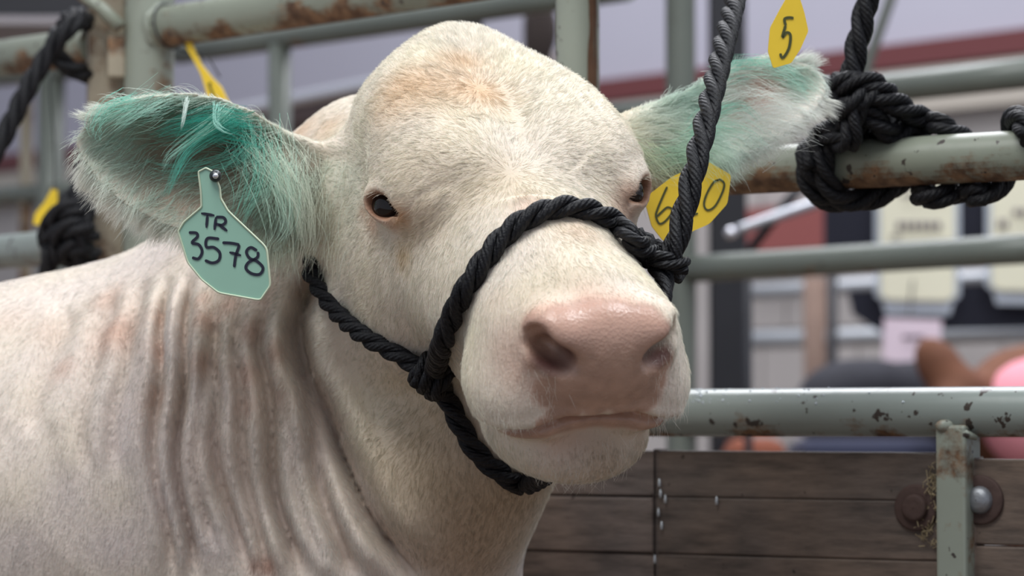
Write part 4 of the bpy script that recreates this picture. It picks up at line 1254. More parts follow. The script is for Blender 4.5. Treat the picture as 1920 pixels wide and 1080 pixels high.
# short flat-faced stake welded under the lowest rail
cst = fp(1803, 0) ; zt_ = z_lo - 0.012
def stake(cx, w_, d_, z0, z1, mat):
    c = np.array([cx[0], cx[1], (z0 + z1) / 2])
    o = boxy('stake', c, -FD * w_ / 2, -FN * d_ / 2, UPZ * (z1 - z0) / 2, mat, bevel=0.003)
    return o
ch.append(stake(cst + FN * 0.008, 0.030, 0.036, 0.0, zt_, M_POST))
ch.append(build('weld', [(ball_geo(np.zeros(3), 0.0075, 14, 8)[0] * np.array([1.2, 0.6, 0.8]) + cst + FN * 0.024 + UPZ * (zt_ - 0.001) + FD * 0.006, ball_geo(np.zeros(3), 1, 14, 8)[1]),
                         tube_geo(np.array([cst + FN * 0.024 + UPZ * (zt_ - 0.004) - FD * 0.006, cst + FN * 0.022 + UPZ * (zt_ - 0.008) - FD * 0.014, cst + FN * 0.016 + UPZ * (zt_ - 0.012) - FD * 0.022]), np.array([0.003, 0.004, 0.0025]), 8)], M_POST))
q = fp(1000, 0); 
ch.append(stake(q + np.array([0, 0.03, 0]), 0.030, 0.036, 0.0, zt_, M_POST))
# planks: each board its own piece, chipped edges, joints recessed
def plank(px0, px1, z0, z1, seed, mat, off=0.0, th=0.020):
    r_ = np.random.default_rng(seed)
    a, b_ = fp(px0, 0), fp(px1, 0)
    L_ = np.linalg.norm(b_ - a); ux = (b_ - a) / L_
    n = max(6, int(L_ / 0.03))
    V, Fc = [], []
    wob0 = np.cumsum(r_.normal(0, 0.00010, n + 1)); wob1 = np.cumsum(r_.normal(0, 0.00010, n + 1))
    for i in range(n + 1):
        c = a + ux * (L_ * i / n) + FN * off
        for (zz, dy) in ((z0 + wob0[i], 0), (z1 + wob1[i], 0), (z1 + wob1[i], -th), (z0 + wob0[i], -th)):
            p_ = c + FN * dy; V.append((p_[0], p_[1], zz))
    for i in range(n):
        for j in range(4):
            k_ = (j + 1) % 4
            Fc.append((i * 4 + j, (i + 1) * 4 + j, (i + 1) * 4 + k_, i * 4 + k_))
    Fc.append((3, 2, 1, 0)); Fc.append((n * 4, n * 4 + 1, n * 4 + 2, n * 4 + 3))
    Fc = [f[::-1] for f in Fc]
    o = build('plank', [(np.array(V), Fc)], mat)
    o.data.polygons.foreach_set('use_smooth', np.zeros(len(o.data.polygons), bool))
    bv = o.modifiers.new('b', 'BEVEL'); bv.width = 0.0018; bv.segments = 2; bv.limit_method = 'ANGLE'
    return o
zr = [fp(1500, py=846)[2], fp(1500, py=936)[2], fp(1500, py=1046)[2], fp(1500, py=1165)[2], fp(1500, py=1290)[2], 0.72, 0.62, 0.52]
for k in range(len(zr) - 1):
    ch.append(plank(1231, 1757, zr[k + 1] + 0.0004, zr[k], 10 + k, M_WOOD))
    ch.append(plank(640, 1227, zr[k + 1] + 0.0004, zr[k] - 0.0005, 30 + k, M_WOOD2, off=0.002 * (k % 2)))
zq = [fp(1880, py=861)[2], fp(1880, py=1024)[2], fp(1880, py=1180)[2], 0.77, 0.66, 0.55]
for k in range(len(zq) - 1):
    ch.append(plank(1830, 2240, zq[k + 1] + 0.0012, zq[k], 60 + k, M_WOOD, off=0.006))
bk = fp(1180, 0) - FN * 0.026  # unseen dark strip added to close the bright slits between planks
ch.append(boxy('added_gap_backing', np.array([bk[0], bk[1], 0.80]), FD * 0.22, FN * 0.004, UPZ * 0.27, plain('gap_backing_dark', (0.03, 0.024, 0.02), 0.8, 0, 0.3, 60, 0.4)))
bk = fp(1765, 0) - FN * 0.024  # second dark strip, added so the gap by the stake stays dark
ch.append(boxy('added_gap_backing', np.array([bk[0], bk[1], 0.80]), FD * 0.03, FN * 0.004, UPZ * 0.27, plain('gap_backing_dark', (0.03, 0.024, 0.02), 0.8, 0, 0.3, 60, 0.4)))
def bolt(px, py, rw, rb, mat, hexd, off):
    c = fp(px, py=py) + FN * off
    g = []
    for rad, h0, h1 in ((rw, -0.001, 0.0035),):
        ang = np.linspace(0, 2 * math.pi, 28, endpoint=False)
        V = []
        for h, rr in ((h0, rad), (h1 - 0.001, rad), (h1, rad - 0.0018), (h1 - 0.0008, rad * 0.55), (h1 - 0.0008, 0.001)):
            V += [c + FN * h + rr * (math.cos(t) * FD + math.sin(t) * UPZ) for t in ang]
        Fc = [(i * 28 + j, i * 28 + (j + 1) % 28, (i + 1) * 28 + (j + 1) % 28, (i + 1) * 28 + j) for i in range(4) for j in range(28)]
        Fc = [f for f in Fc]
        w_ = build('washer', [(np.array(V), Fc)], M_RUST)
    V = []; ang = np.linspace(0, 2 * math.pi, 24, endpoint=False)
    prof = ((0.002, rb * 1.12), (0.005, rb * 1.08), (0.0085, rb * 0.9), (0.0105, rb * 0.55), (0.0112, 0.0005)) if not hexd else ((0.002, rb), (0.007, rb), (0.0085, rb * 0.82), (0.0075, rb * 0.5), (0.0085, 0.0005))
    for h, rr in prof: V += [c + FN * h + rr * (math.cos(t) * FD + math.sin(t) * UPZ) for t in ang]
    Fc = [(i * 24 + j, i * 24 + (j + 1) % 24, (i + 1) * 24 + (j + 1) % 24, (i + 1) * 24 + j) for i in range(4) for j in range(24)]
    hd_ = build('bolt_head', [(np.array(V), Fc)], mat)
    return [w_, hd_]
ch += bolt(1718, 952, 0.0218, 0.0125, M_RUST, True, 0.0)
ch += bolt(1843, 937, 0.0228, 0.0115, M_BOLT, False, 0.006)
# chaff caught in the joint by the stake
r_ = np.random.default_rng(5); g = []
for k_ in range(150):
    bx_, by_ = (1752, 905) if k_ < 60 else ((1768, 1010) if k_ < 120 else (1735, 990))
    c = fp(bx_ + r_.normal(0, 9), py=by_ + r_.normal(0, 22)) + FN * (0.002 + abs(r_.normal(0, 0.002)))
    d_ = unit(r_.normal(0, 1, (1, 3)))[0] * r_.uniform(0.002, 0.005)
    g.append(tube_geo(np.array([c - d_, c, c + d_]), 0.00035, 4, False))
ch.append(build('chaff', g, plain('straw', (0.36, 0.29, 0.17), 0.8), kind='stuff'))
# water beads and drips on the wet rail and the planks
M_DROP = plain('water_drop', (0.55, 0.6, 0.65), 0.05, 0.3)
g = []
for k_ in range(60):
    pxx = 1290 + abs(r_.normal(0, 170)); t = r_.uniform(0.35, 1.5)
    c = fp(pxx, z_lo) + RR * (math.cos(t) * FN + math.sin(t) * UPZ)
    g.append(ball_geo(c, r_.uniform(0.0006, 0.0013), 8, 6))
for x_, y_ in ((1238, 905), (1240, 925), (1249, 935), (1229, 1048), (1242, 985), (1345, 938), (1236, 960)):
    c = fp(x_, py=y_) + FN * 0.002
    g.append(tube_geo(np.array([c + UPZ * 0.004, c, c - UPZ * 0.004]), np.array([0.0005, 0.0012, 0.0014]), 8))
ch.append(build('water_beads', g, M_DROP, kind='stuff'))
bpy.context.view_layer.update(); settle(fence, ch)

# neighbouring panel at the left
LA, LB = P(178, 86, 3.42), P(-60, 117, 3.66)
lf = empty('pipe_fence', (LA[0], LA[1], 0), label='pipe fence panel at the left edge with a square rusty end post', category='fence')
ch = [tube('rail', [LA, LB + (LB - LA) * 1.0], 0.0232, M_RAIL, sides=20, n=14)]
za = P(178, 456, 3.42)
ch.append(tube('rail', [za, np.array([LB[0], LB[1], za[2]]) + (np.array([LB[0], LB[1], za[2]]) - za) * 1.0], 0.0215, M_RAIL2, sides=20, n=14))
sqc = P(200, 300, 3.36)
ch.append(boxy('post', (sqc[0] - 0.002, sqc[1], 0.92), np.array([0.021, 0.004, 0]), np.array([-0.004, 0.020, 0]), UPZ * 0.92, M_POSTR, bevel=0.003))
sq2 = P(218, 108, 3.325)
ch.append(boxy('latch_plate', sq2, np.array([0.010, 0.002, 0]), np.array([-0.002, 0.012, 0]), UPZ * 0.024, M_POSTR, bevel=0.002))
ch.append(tube('latch_bar', [P(150, -14, 3.31), P(196, 22, 3.31), P(226, 52, 3.31)], 0.0085, M_RAIL, sides=12))
bpy.context.view_layer.update(); settle(lf, ch)

# ------------------------------------------------------------------ rope tied on the right rail
def railp(px, ang, r_extra, z=None):
    """point round the upper rail at photo column px; ang 0 = towards camera, 90 = top, 180 = behind"""
    c = fp(px, z_up if z is None else z); t = math.radians(ang)
    return c + (RR + r_extra) * (math.cos(t) * FN + math.sin(t) * UPZ)
RT = 0.0112
tp = []
Yk = fp(1600, 0)[1] - 0.02
tp_main = [P(1640, -150, Yk - 0.02), P(1632, -60, Yk - 0.02), P(1624, 10, Yk - 0.02), P(1608, 80, Yk - 0.02), P(1597, 140, Yk - 0.02), P(1590, 180, Yk - 0.015), P(1592, 230, Yk - 0.01)]
tie = empty('tie_rope', tuple(fp(1600, z_up)), label='black rope knotted round the upper rail right of the far ear', category='rope')
pieces = [rope('rope_end', [tp_main], RT, M_ROPE)]
wr = [
 [P(1600, 190, Yk - 0.012), P(1580, 240, Yk - 0.015), railp(1562, 60, RT * 0.9), railp(1545, 10, RT), railp(1550, -50, RT), railp(1575, -100, RT), railp(1620, -130, RT), railp(1668, -170, RT), railp(1650, 150, RT), railp(1620, 110, RT), P(1610, 230, Yk)],
 [P(1620, 180, Yk - 0.012), P(1600, 250, Yk - 0.02), railp(1592, 60, RT * 1.0), railp(1576, 10, RT), railp(1582, -50, RT), railp(1605, -100, RT), railp(1645, -130, RT), railp(1670, -160, RT)],
]
pieces.append(rope('rail_wrap', wr, RT, M_ROPE))
kc = P(1600, 172, Yk - 0.015)
kn = [
 [P(1680, 205, Yk + 0.0), P(1655, 165, Yk - 0.035), P(1610, 152, Yk - 0.042), P(1565, 165, Yk - 0.034), P(1553, 195, Yk - 0.01), P(1580, 215, Yk + 0.012), P(1640, 205, Yk + 0.012)],
 [P(1563, 150, Yk - 0.01), P(1556, 178, Yk - 0.030), P(1570, 208, Yk - 0.032), P(1600, 195, Yk - 0.045), P(1640, 172, Yk - 0.035), P(1662, 190, Yk - 0.01)],
 [P(1618, 178, Yk - 0.038), P(1600, 225, Yk - 0.040), P(1590, 270, Yk - 0.035), railp(1568, 40, RT * 1.8), railp(1560, -10, RT * 1.6)],
 [P(1640, 200, Yk - 0.015), P(1650, 240, Yk - 0.005), P(1668, 235, Yk + 0.02), P(1665, 205, Yk + 0.02)],
]
pieces.append(rope('hitch_knot', kn, RT * 0.93, M_ROPE))
tails = [
 [P(1600, 168, Yk - 0.03), P(1640, 182, Yk - 0.038), P(1690, 200, Yk - 0.03), P(1735, 226, Yk - 0.01), railp(1770, 95, RT * 0.7), railp(1790, 150, RT), railp(1798, 200, RT), railp(1812, 250, RT * 0.9), railp(1832, 268, RT), railp(1850, 262, RT), railp(1870, 200, RT), railp(1885, 130, RT), railp(1905, 95, RT), railp(1935, 60, RT), railp(1960, 20, RT)],
 [P(1612, 205, Yk - 0.03), P(1645, 228, Yk - 0.03), P(1675, 252, Yk - 0.015), railp(1700, 95, RT * 0.7), railp(1716, 150, RT), railp(1712, 220, RT), railp(1730, 268, RT * 0.9), railp(1760, 268, RT), railp(1790, 235, RT), railp(1800, 200, RT)],
]
pieces.append(rope('loose_tail', tails, RT, M_ROPE))
bpy.context.view_layer.update(); settle(tie, pieces)

# ------------------------------------------------------------------ rope at the left edge
RL = 0.0115
lt = empty('tie_rope', tuple(P(135, 90, 3.35)), label='black rope looped over the left rail and slanting down out of the picture edge', category='rope')
pc = [rope('rope_end', [[P(-90, 430, 3.25), P(-30, 320, 3.26), P(10, 250, 3.27), P(52, 165, 3.28), P(88, 105, 3.29), P(118, 62, 3.29), P(150, 38, 3.31), P(170, 44, 3.36)]], RL, M_ROPE),
      rope('rail_loop', [[P(112, 58, 3.32), P(103, 92, 3.30), P(118, 118, 3.31), P(150, 134, 3.33), P(178, 136, 3.38), P(180, 90, 3.42), P(165, 40, 3.40), P(140, 32, 3.35), P(122, 44, 3.31)]], RL, M_ROPE)]
bpy.context.view_layer.update(); settle(lt, pc)
lk = empty('tie_rope', tuple(P(130, 400, 3.35)), label='heavy knotted black rope bunched on the lower left rail behind the near ear', category='rope')
Yb = 3.31
def kp(l): return [P(x, y, Yb + d_) for x, y, d_ in l]
pc = [rope('knot_bundle', [
        kp([(158, 310, .02), (148, 345, -.01), (128, 380, -.03), (102, 410, -.03), (88, 440, -.01), (96, 470, .01)]),
        kp([(160, 335, .0), (152, 375, -.03), (132, 410, -.045), (118, 450, -.04), (120, 480, -.02), (140, 485, .0)]),
        kp([(166, 360, .0), (160, 400, -.04), (150, 445, -.05), (152, 485, -.03), (166, 495, .0)]),
        kp([(92, 425, -.03), (112, 398, -.05), (140, 392, -.055), (165, 405, -.03)]),
        kp([(95, 452, -.04), (120, 430, -.06), (150, 425, -.06), (172, 440, -.03)]),
        kp([(110, 478, -.03), (135, 462, -.055), (160, 468, -.03), (176, 478, .0)])], RL, M_ROPE),
      rope('loose_tail', [kp([(100, 440, -.02), (96, 470, -.04), (92, 500, -.03), (88, 540, -.01), (86, 600, 0)])], RL * 0.95, M_ROPE)]
bpy.context.view_layer.update(); settle(lk, pc)

# ------------------------------------------------------------------ yellow number tags
pl5 = Plane(P(1480, 60, 2.46), yaw=6, tilt=0)
root, ch = tag_obj('stall_tag', [(1481, -46), (1500, -46), (1499, -6), (1508, 22), (1516, 58), (1501, 92), (1484, 118), (1450, 128), (1440, 96), (1444, 52), (1462, 18), (1477, -8)], pl5, 0.0016, M_YEL,
    'yellow tag marked 5 hanging in front of the far ear',
    strokes=[[(1488, 34), (1479, 33), (1471, 36), (1473, 48)], [(1473, 48), (1467, 70), (1475, 61), (1482, 66), (1480, 88), (1472, 104), (1466, 108), (1463, 100)]], ink=M_INKG, wpx=5.5)
wq = pl5.at(1490, -40)
top5 = fp(1490, z_top)
ch.append(build('wire', [tube_geo(smooth_path([wq, wq + np.array([0, 0.06, 0.02]), top5 + np.array([0, -0.03, -0.01]), top5 + np.array([0, -0.024, 0.012]), top5 + np.array([0, 0.012, 0.026]), top5 + np.array([0, 0.027, 0.0]), top5 + np.array([0, 0, -0.026]), wq + np.array([0.003, 0.05, 0.015])], 40), 0.0009, 6)], M_BLACK))
bpy.context.view_layer.update(); settle(root, ch)
Yt = 3.25
plt_ = Plane(P(390, 150, Yt), yaw=-30, tilt=8)
root, ch = tag_obj('stall_tag', [(343, 80), (359, 79), (366, 96), (377, 120), (398, 146), (414, 162), (430, 196), (440, 240), (420, 262), (404, 240), (393, 196), (383, 160), (376, 138), (362, 112)], plt_, 0.0022, M_YEL,
    'yellow number tag seen nearly edge-on hanging from the top rail above the near ear',
    strokes=[[(391, 156), (397, 172), (404, 188), (412, 200)], [(391, 156), (396, 158)]], ink=M_INKG, wpx=7)
tt_ = tl_a + TLD * 0.048
ch.append(build('wire', [tube_geo(smooth_path([plt_.at(350, 88), tt_ + np.array([0, -0.026, -0.006]), tt_ + np.array([0, -0.02, 0.018]), tt_ + np.array([0, 0.006, 0.026]), tt_ + np.array([0, 0.026, 0.0]), tt_ + np.array([0.004, 0.006, -0.027]), P(385, 105, Yt), P(413, 144, Yt + .01)], 50), 0.0008, 6)], M_BLACK))
bpy.context.view_layer.update(); settle(root, ch)
plb = Plane(P(90, 390, 3.62), yaw=20, tilt=0)
root, ch = tag_obj('stall_tag', [(98, 352), (108, 356), (108, 380), (100, 410), (82, 424), (62, 420), (66, 400), (84, 378)], plb, 0.0022, M_YEL, 'small yellow tag half hidden behind the knotted rope at the left')
tq = plb.at(102, 356); ch.append(build('wire', [tube_geo(smooth_path([tq, tq + np.array([0.004, -0.03, 0.06]), tq + np.array([0.006, -0.08, 0.12]), np.array([tq[0] + 0.01, LA[1] + 0.12, LA[2] - 0.02])], 20), 0.0009, 6)], M_BLACK))
bpy.context.view_layer.update(); settle(root, ch)
#%%BACK
# ------------------------------------------------------------------ hall floor, far wall, far pens (all well behind the cow)
M_FLOOR = plain('dirt_floor', (0.16, 0.12, 0.09), 0.95, 0, 0.35, 8, 0.6)
def ground():
    nx = 60; X = np.linspace(-6, 7, nx); Y_ = np.linspace(-0.8, 12, nx)
    V = [(x, y, 0.006 * math.sin(x * 7 + y * 3) * math.sin(y * 5 - x)) for y in Y_ for x in X]
    V = np.array(V); V[:, 2] -= 0.008
    Fc = [(j * nx + i, j * nx + i + 1, (j + 1) * nx + i + 1, (j + 1) * nx + i) for j in range(nx - 1) for i in range(nx - 1)]
    return V, Fc
build('floor', [ground()], M_FLOOR, kind='structure')
WD = unit(np.array([[-0.688, 0.725, 0.0]]))[0]; W0 = np.array([0.81, 8.0, 0.0]); WN = np.array([-WD[1], WD[0], 0.0])
if WN[1] > 0: WN = -WN
def wp(px, z=None, py=None, lift=0.0):
    k = (px - 960.0) / F * cP; o = W0 + WN * lift
    t = (o[0] - k * o[1]) / (-WD[0] + k * WD[1]); q = o + WD * t
    if py is not None: z = P(px, py, q[1])[2]
    return np.array([q[0], q[1], z])
def wall_box(name, px0, px1, z0, z1, mat, th=0.05, lift=0.0, parent=None, **props):
    a, b_ = wp(px0, lift=lift, z=0), wp(px1, lift=lift, z=0)
    c = (a + b_) / 2; c[2] = (z0 + z1) / 2
    return boxy(name, c - WN * th / 2, (b_ - a) / 2, WN * th / 2, UPZ * (z1 - z0) / 2, mat, parent, **props)
M_WALL = plain('lavender_grey_panel', (0.40, 0.39, 0.46), 0.6, 0, 0.04, 3)
M_BRICK = plain('pale_block', (0.40, 0.37, 0.36), 0.85, 0, 0.12, 4)
M_BAND = plain('dull_red_trim', (0.125, 0.032, 0.034), 0.6)
M_CREAMB = plain('cream_trim', (0.42, 0.38, 0.33), 0.6)
zb_ = wp(1500, py=132)[2]
wall = wall_box('wall_back', -1500, 3400, zb_, 5.0, M_WALL, kind='structure')
wall_box('wall_back_base', -1500, 3400, -0.02, zb_, M_BRICK, kind='structure')
wall_box('trim_1', -1500, 3400, zb_ - 0.03, zb_ + 0.035, M_BAND, 0.03, 0.04, kind='structure')
wall_box('trim_2', -1500, 3400, zb_ - 0.16, zb_ - 0.04, M_CREAMB, 0.03, 0.04, kind='structure')
# blocks of the low wall, each proud of its joints, where they show at the right
nb = 0
for row in range(7):
    z0 = 1.78 - row * 0.205
    for k in range(9):
        x0 = 1340 + k * 90 + (45 if row % 2 else 0)
        o = wall_box('block', x0 + 2, x0 + 88, z0 - 0.198, z0, M_BRICK, 0.03, 0.03)
        o.parent = bpy.data.objects['wall_back_base']; nb += 1
wall_box('brick_panel', 1385, 1552, wp(1470, py=475)[2], wp(1470, py=392)[2], plain('red_painted_board', (0.26, 0.075, 0.07), 0.7), 0.03, 0.10, label='dull red board fixed low on the far wall behind the pens', category='board')

# second pen fence, parallel to the first
def gp(px, z=None, py=None, base=(0.745, 4.15)):
    k = (px - 960.0) / F * cP
    D = np.array([-0.72, 0.69]); D /= np.linalg.norm(D)
    t = (base[0] - k * base[1]) / (-D[0] + k * D[1]); q = np.array(base) + D * t
    if py is not None: z = P(px, py, q[1])[2]
    return np.array([q[0], q[1], z])
def pipe_line(name, px0, py0, px1, py1, r, mat, fn=gp):
    a, b_ = fn(px0, py=py0), fn(px1, py=py1)
    return tube(name, [a, b_], r, mat, sides=14, n=6)
f2 = empty('pen_fence', tuple(gp(1278, 0.0)), label='green pipe fence of the next pen, out of focus behind the first rails', category='fence')
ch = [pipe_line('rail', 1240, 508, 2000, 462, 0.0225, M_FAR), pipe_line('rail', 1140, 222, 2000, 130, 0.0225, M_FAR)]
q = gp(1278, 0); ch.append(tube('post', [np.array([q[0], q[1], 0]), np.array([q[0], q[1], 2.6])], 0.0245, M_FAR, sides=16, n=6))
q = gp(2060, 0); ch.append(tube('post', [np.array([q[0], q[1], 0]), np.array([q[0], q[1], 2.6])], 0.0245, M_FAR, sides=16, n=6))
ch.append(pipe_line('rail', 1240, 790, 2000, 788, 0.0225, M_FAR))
bpy.context.view_layer.update(); settle(f2, ch)
def g3(px, z=None, py=None): return gp(px, z, py, base=(0.80, 3.9))
f3 = empty('pen_fence', tuple(g3(522, 0.0)), label='green pipe pen fence behind the cow between the near ear and the crown', category='fence')
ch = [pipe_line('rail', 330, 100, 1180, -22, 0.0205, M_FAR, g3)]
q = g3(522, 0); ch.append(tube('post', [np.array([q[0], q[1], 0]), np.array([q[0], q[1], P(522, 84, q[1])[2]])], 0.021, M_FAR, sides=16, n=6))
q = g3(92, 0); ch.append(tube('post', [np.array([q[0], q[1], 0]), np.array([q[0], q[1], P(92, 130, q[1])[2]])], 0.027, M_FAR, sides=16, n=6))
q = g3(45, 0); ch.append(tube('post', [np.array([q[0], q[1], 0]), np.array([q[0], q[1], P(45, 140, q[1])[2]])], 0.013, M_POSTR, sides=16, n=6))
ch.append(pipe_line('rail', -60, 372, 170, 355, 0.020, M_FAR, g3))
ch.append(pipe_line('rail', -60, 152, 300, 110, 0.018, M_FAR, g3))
bpy.context.view_layer.update(); settle(f3, ch)

# shiny hand rail further off
rl = empty('handrail', (-0.3, 6.2, 0), label='bright metal tube rail far behind, between the near ear and the crown', category='rail')
ch = [tube('tube', [P(300, 238, 6.6), P(430, 212, 6.4), P(700, 158, 6.1), P(900, 120, 5.9)], 0.017, M_CHROME, sides=14),
      tube('tube', [P(300, 262, 6.65), P(430, 240, 6.45), P(700, 196, 6.15), P(900, 150, 5.95)], 0.036, plain('brown_tube', (0.10, 0.07, 0.07), 0.6), sides=14)]
for x_ in (330, 860):
    q = P(x_, 200, 6.55 if x_ < 500 else 5.95); ch.append(tube('leg', [np.array([q[0], q[1], 0]), q], 0.018, M_GALV, sides=10, n=4))
bpy.context.view_layer.update(); settle(rl, ch)

# dark building columns
def column(px, w_, Y_, z1, label):
    q = P(px, 500, Y_); hw = w_ * Y_ / F / 2
    r0 = empty('steel_column', (q[0], q[1], 0), label=label, category='column')
    c = [boxy('flange', (q[0], q[1], z1 / 2), np.array([hw, 0, 0]), np.array([0, 0.006, 0]), UPZ * z1 / 2, M_BLACK),
         boxy('web', (q[0] - hw * 0.25, q[1] + 0.05, z1 / 2), np.array([0.006, 0, 0]), np.array([0, 0.044, 0]), UPZ * z1 / 2, M_BLACK),
         boxy('flange', (q[0], q[1] + 0.10, z1 / 2), np.array([hw, 0, 0]), np.array([0, 0.006, 0]), UPZ * z1 / 2, M_BLACK)]
    bpy.context.view_layer.update(); settle(r0, c)
column(1368, 64, 5.6, 3.2, 'black steel column right of the lead rope')
column(857, 94, 4.9, 3.2, 'black steel column rising behind the crown of the head')

# far pen with silvery rails, posts and crossed bars
M_FARW = plain('pale_galvanised', (0.42, 0.44, 0.47), 0.5, 0.3)
f4 = empty('pen_fence', tuple(P(1530, 600, 6.8) * np.array([1, 1, 0])), label='pale pipe pen far back at the right with a rusty upright', category='fence')
ch = [tube('rail', [P(1410, 548, 7.4), P(1950, 515, 7.0)], 0.020, M_FARW, sides=12, n=4),
      tube('rail', [P(1400, 638, 7.4), P(1950, 622, 7.0)], 0.024, M_FARW, sides=12, n=4)]
q = P(1528, 600, 7.28); ch.append(tube('post', [np.array([q[0], q[1], 0]), P(1528, 520, 7.28)], 0.030, plain('rusty_upright', (0.17, 0.11, 0.085), 0.8, 0, 0.3, 12), sides=12, n=4))
q = P(2060, 600, 6.92); ch.append(tube('post', [np.array([q[0], q[1], 0]), P(2060, 490, 6.92)], 0.030, M_FARW, sides=12, n=4))
bpy.context.view_layer.update(); settle(f4, ch)
cb = empty('gate_brace', tuple(P(1400, 440, 5.0)), label='shiny slanting metal bars below the upper rail with a flattened end', category='brace')
ch = [tube('bar', [P(1372, 436, 5.0), P(1450, 408, 5.0), P(1560, 372, 5.05)], 0.0095, M_GALV, sides=12),
      tube('bar', [P(1402, 474, 5.2), P(1450, 412, 5.1), P(1500, 350, 5.1)], 0.0095, M_BLACK, sides=12),
      build('flat_end', [ball_geo(P(1370, 437, 4.99), 0.011, 14, 8)], M_CHROME)]
q = P(1402, 474, 5.2); ch.append(tube('leg', [np.array([q[0], q[1], 0.0]), q], 0.008, M_BLACK, sides=8, n=4))
bpy.context.view_layer.update(); settle(cb, ch)
bar = tube('hanging_bar', [P(1605, 250, 5.4), P(1625, 130, 5.4), P(1648, 60, 5.4), P(1690, -60, 5.4)], 0.0105, M_FAR, sides=12)
bar['label'] = 'thin slanting grey pipe behind the hanging tie rope'; bar['category'] = 'pipe'
st_ = empty('steel_strap', (P(1625, 0, 5.6)[0], 5.6, 0), label='x', category='x') if False else None

# dark bundle hanging behind the post
hb = empty('hanging_bag', tuple(P(1010, 60, 6.0)), label='dark brown bag hanging beside the round post above the head', category='bag')
def blob(name, c, r, mat, seed=0, parent=None):
    V, Fc = ball_geo(np.zeros(3), 1.0, 24, 16)
    V = V * (1 + 0.12 * vnoise(V, 0.7, seed)[:, :1]) * np.array(r) + c
    return build(name, [(V, Fc)], mat, parent)
ch = [blob('bag_body', P(1012, 62, 6.0), (0.036, 0.03, 0.085), plain('dark_brown_cloth', (0.045, 0.033, 0.030), 0.9, 0, 0.3, 9), 3),
      tube('strap', [P(1000, 0, 6.0), P(1004, -60, 6.0), P(1010, -160, 6.0)], 0.006, M_BLACK, sides=8)]
bpy.context.view_layer.update(); settle(hb, ch)
sb = blob('stored_sack', P(1025, 132, 7.0), (0.075, 0.05, 0.05), plain('grey_brown_sack', (0.15, 0.13, 0.13), 0.9, 0, 0.4, 14), 8)
sb['label'] = 'crumpled grey sack seen low beside the round post above the brow'; sb['category'] = 'sack'

# dark banner with show placards
M_DARKB = plain('black_navy_cloth', (0.013, 0.014, 0.026), 0.9)
def panel(name, corners, Y_, mat, th=0.01, **props):
    f = np.array([P(x, y, Y_) for x, y in corners]); bk = f + np.array([0, th, 0]); n = len(f)
    g = (np.vstack([f, bk]), [tuple(range(n))[::-1], tuple(range(n, 2 * n)), *[(i, (i + 1) % n, n + (i + 1) % n, n + i) for i in range(n)]])
    o = build(name, [g], mat, **props); o.data.polygons.foreach_set('use_smooth', np.zeros(len(o.data.polygons), bool)); return o
dr = empty('dark_backdrop', (P(1750, 500, 6.6)[0], 6.6, 0), label='black cloth backdrop with placards hung on it at the right', category='backdrop')
ch = [panel('cloth', [(1545, 330), (2060, 310), (2060, 470), (1545, 478)], 6.62, M_DARKB),
      panel('cloth', [(1590, 545), (2060, 520), (2060, 612), (1650, 622), (1600, 590)], 6.62, M_DARKB)]
for x_ in (1560, 2040):
    q = P(x_, 480, 6.64); ch.append(tube('pole', [np.array([q[0], q[1], 0]), q], 0.012, M_BLACK, sides=8, n=4))
bpy.context.view_layer.update(); settle(dr, ch)
M_POSTER = plain('cream_card', (0.88, 0.85, 0.66), 0.7); M_EDGE = plain('pale_blue_border', (0.62, 0.68, 0.78), 0.7); M_PRINT = plain('dark_print', (0.10, 0.07, 0.10), 0.7); M_PINKP = plain('pale_pink_paper', (0.90, 0.74, 0.84), 0.7)
def placard(x0, x1, y0, y1, label, lines):
    r0 = empty('placard', tuple(P((x0 + x1) / 2, (y0 + y1) / 2, 6.55)), label=label, category='placard', group='cream show placards on the black backdrop')
    k = 12
    ch = [panel('border', [(x0, y0), (x1, y0), (x1, y1 - 3 * k), (x1 - k, y1 - 2 * k), (x1 - 1.6 * k, y1), (x0 + 1.6 * k, y1 - 2), (x0 + k, y1 - 2.2 * k), (x0, y1 - 3 * k)], 6.56, M_EDGE),
          panel('card', [(x0 + 10, y0), (x1 - 10, y0), (x1 - 10, y1 - 3 * k), (x1 - 24, y1 - 26), (x0 + 24, y1 - 28), (x0 + 10, y1 - 3 * k)], 6.54, M_POSTER)]
    for (lx0, lx1, ly, h) in lines:
        n = max(2, int((lx1 - lx0) / 14)); g = []
        for i in range(n):
            xa = lx0 + (lx1 - lx0) * i / n; xb = xa + (lx1 - lx0) / n * 0.72
            a = P(xa, ly, 6.532); c_ = P(xb, ly + h, 6.532); c = (a + c_) / 2
            g.append(box_geo(c, [(c_[0] - a[0]) / 2, 0, 0], [0, 0.001, 0], [0, 0, abs(a[2] - c_[2]) / 2]))
        ch.append(build('printed_line', g, M_PRINT))
    bpy.context.view_layer.update(); settle(r0, ch)
placard(1642, 1800, 330, 590, 'cream placard with pale border, left of the two on the backdrop', [(1690, 1775, 362, 7), (1682, 1768, 416, 14), (1672, 1690, 440, 8)])
placard(1850, 2010, 318, 572, 'cream placard cut by the right picture edge on the backdrop', [(1872, 1892, 412, 16), (1900, 1960, 392, 12)])
pk = empty('paper_sign', tuple(P(1705, 650, 6.4)), label='pale pink paper sign hanging under the cream placard', category='sign')
ch = [panel('paper', [(1658, 596), (1766, 600), (1762, 702), (1654, 696)], 6.40, M_PINKP, 0.004),
      build('printed_line', [box_geo(P(1712, 632, 6.395), [0.024, 0, 0], [0, .001, 0], [0, 0, 0.004])], M_PRINT)]
ch.append(tube('string', [P(1705, 598, 6.40), P(1708, 560, 6.5), P(1712, 520, 6.545)], 0.002, M_BLACK, sides=6))
bpy.context.view_layer.update(); settle(pk, ch)

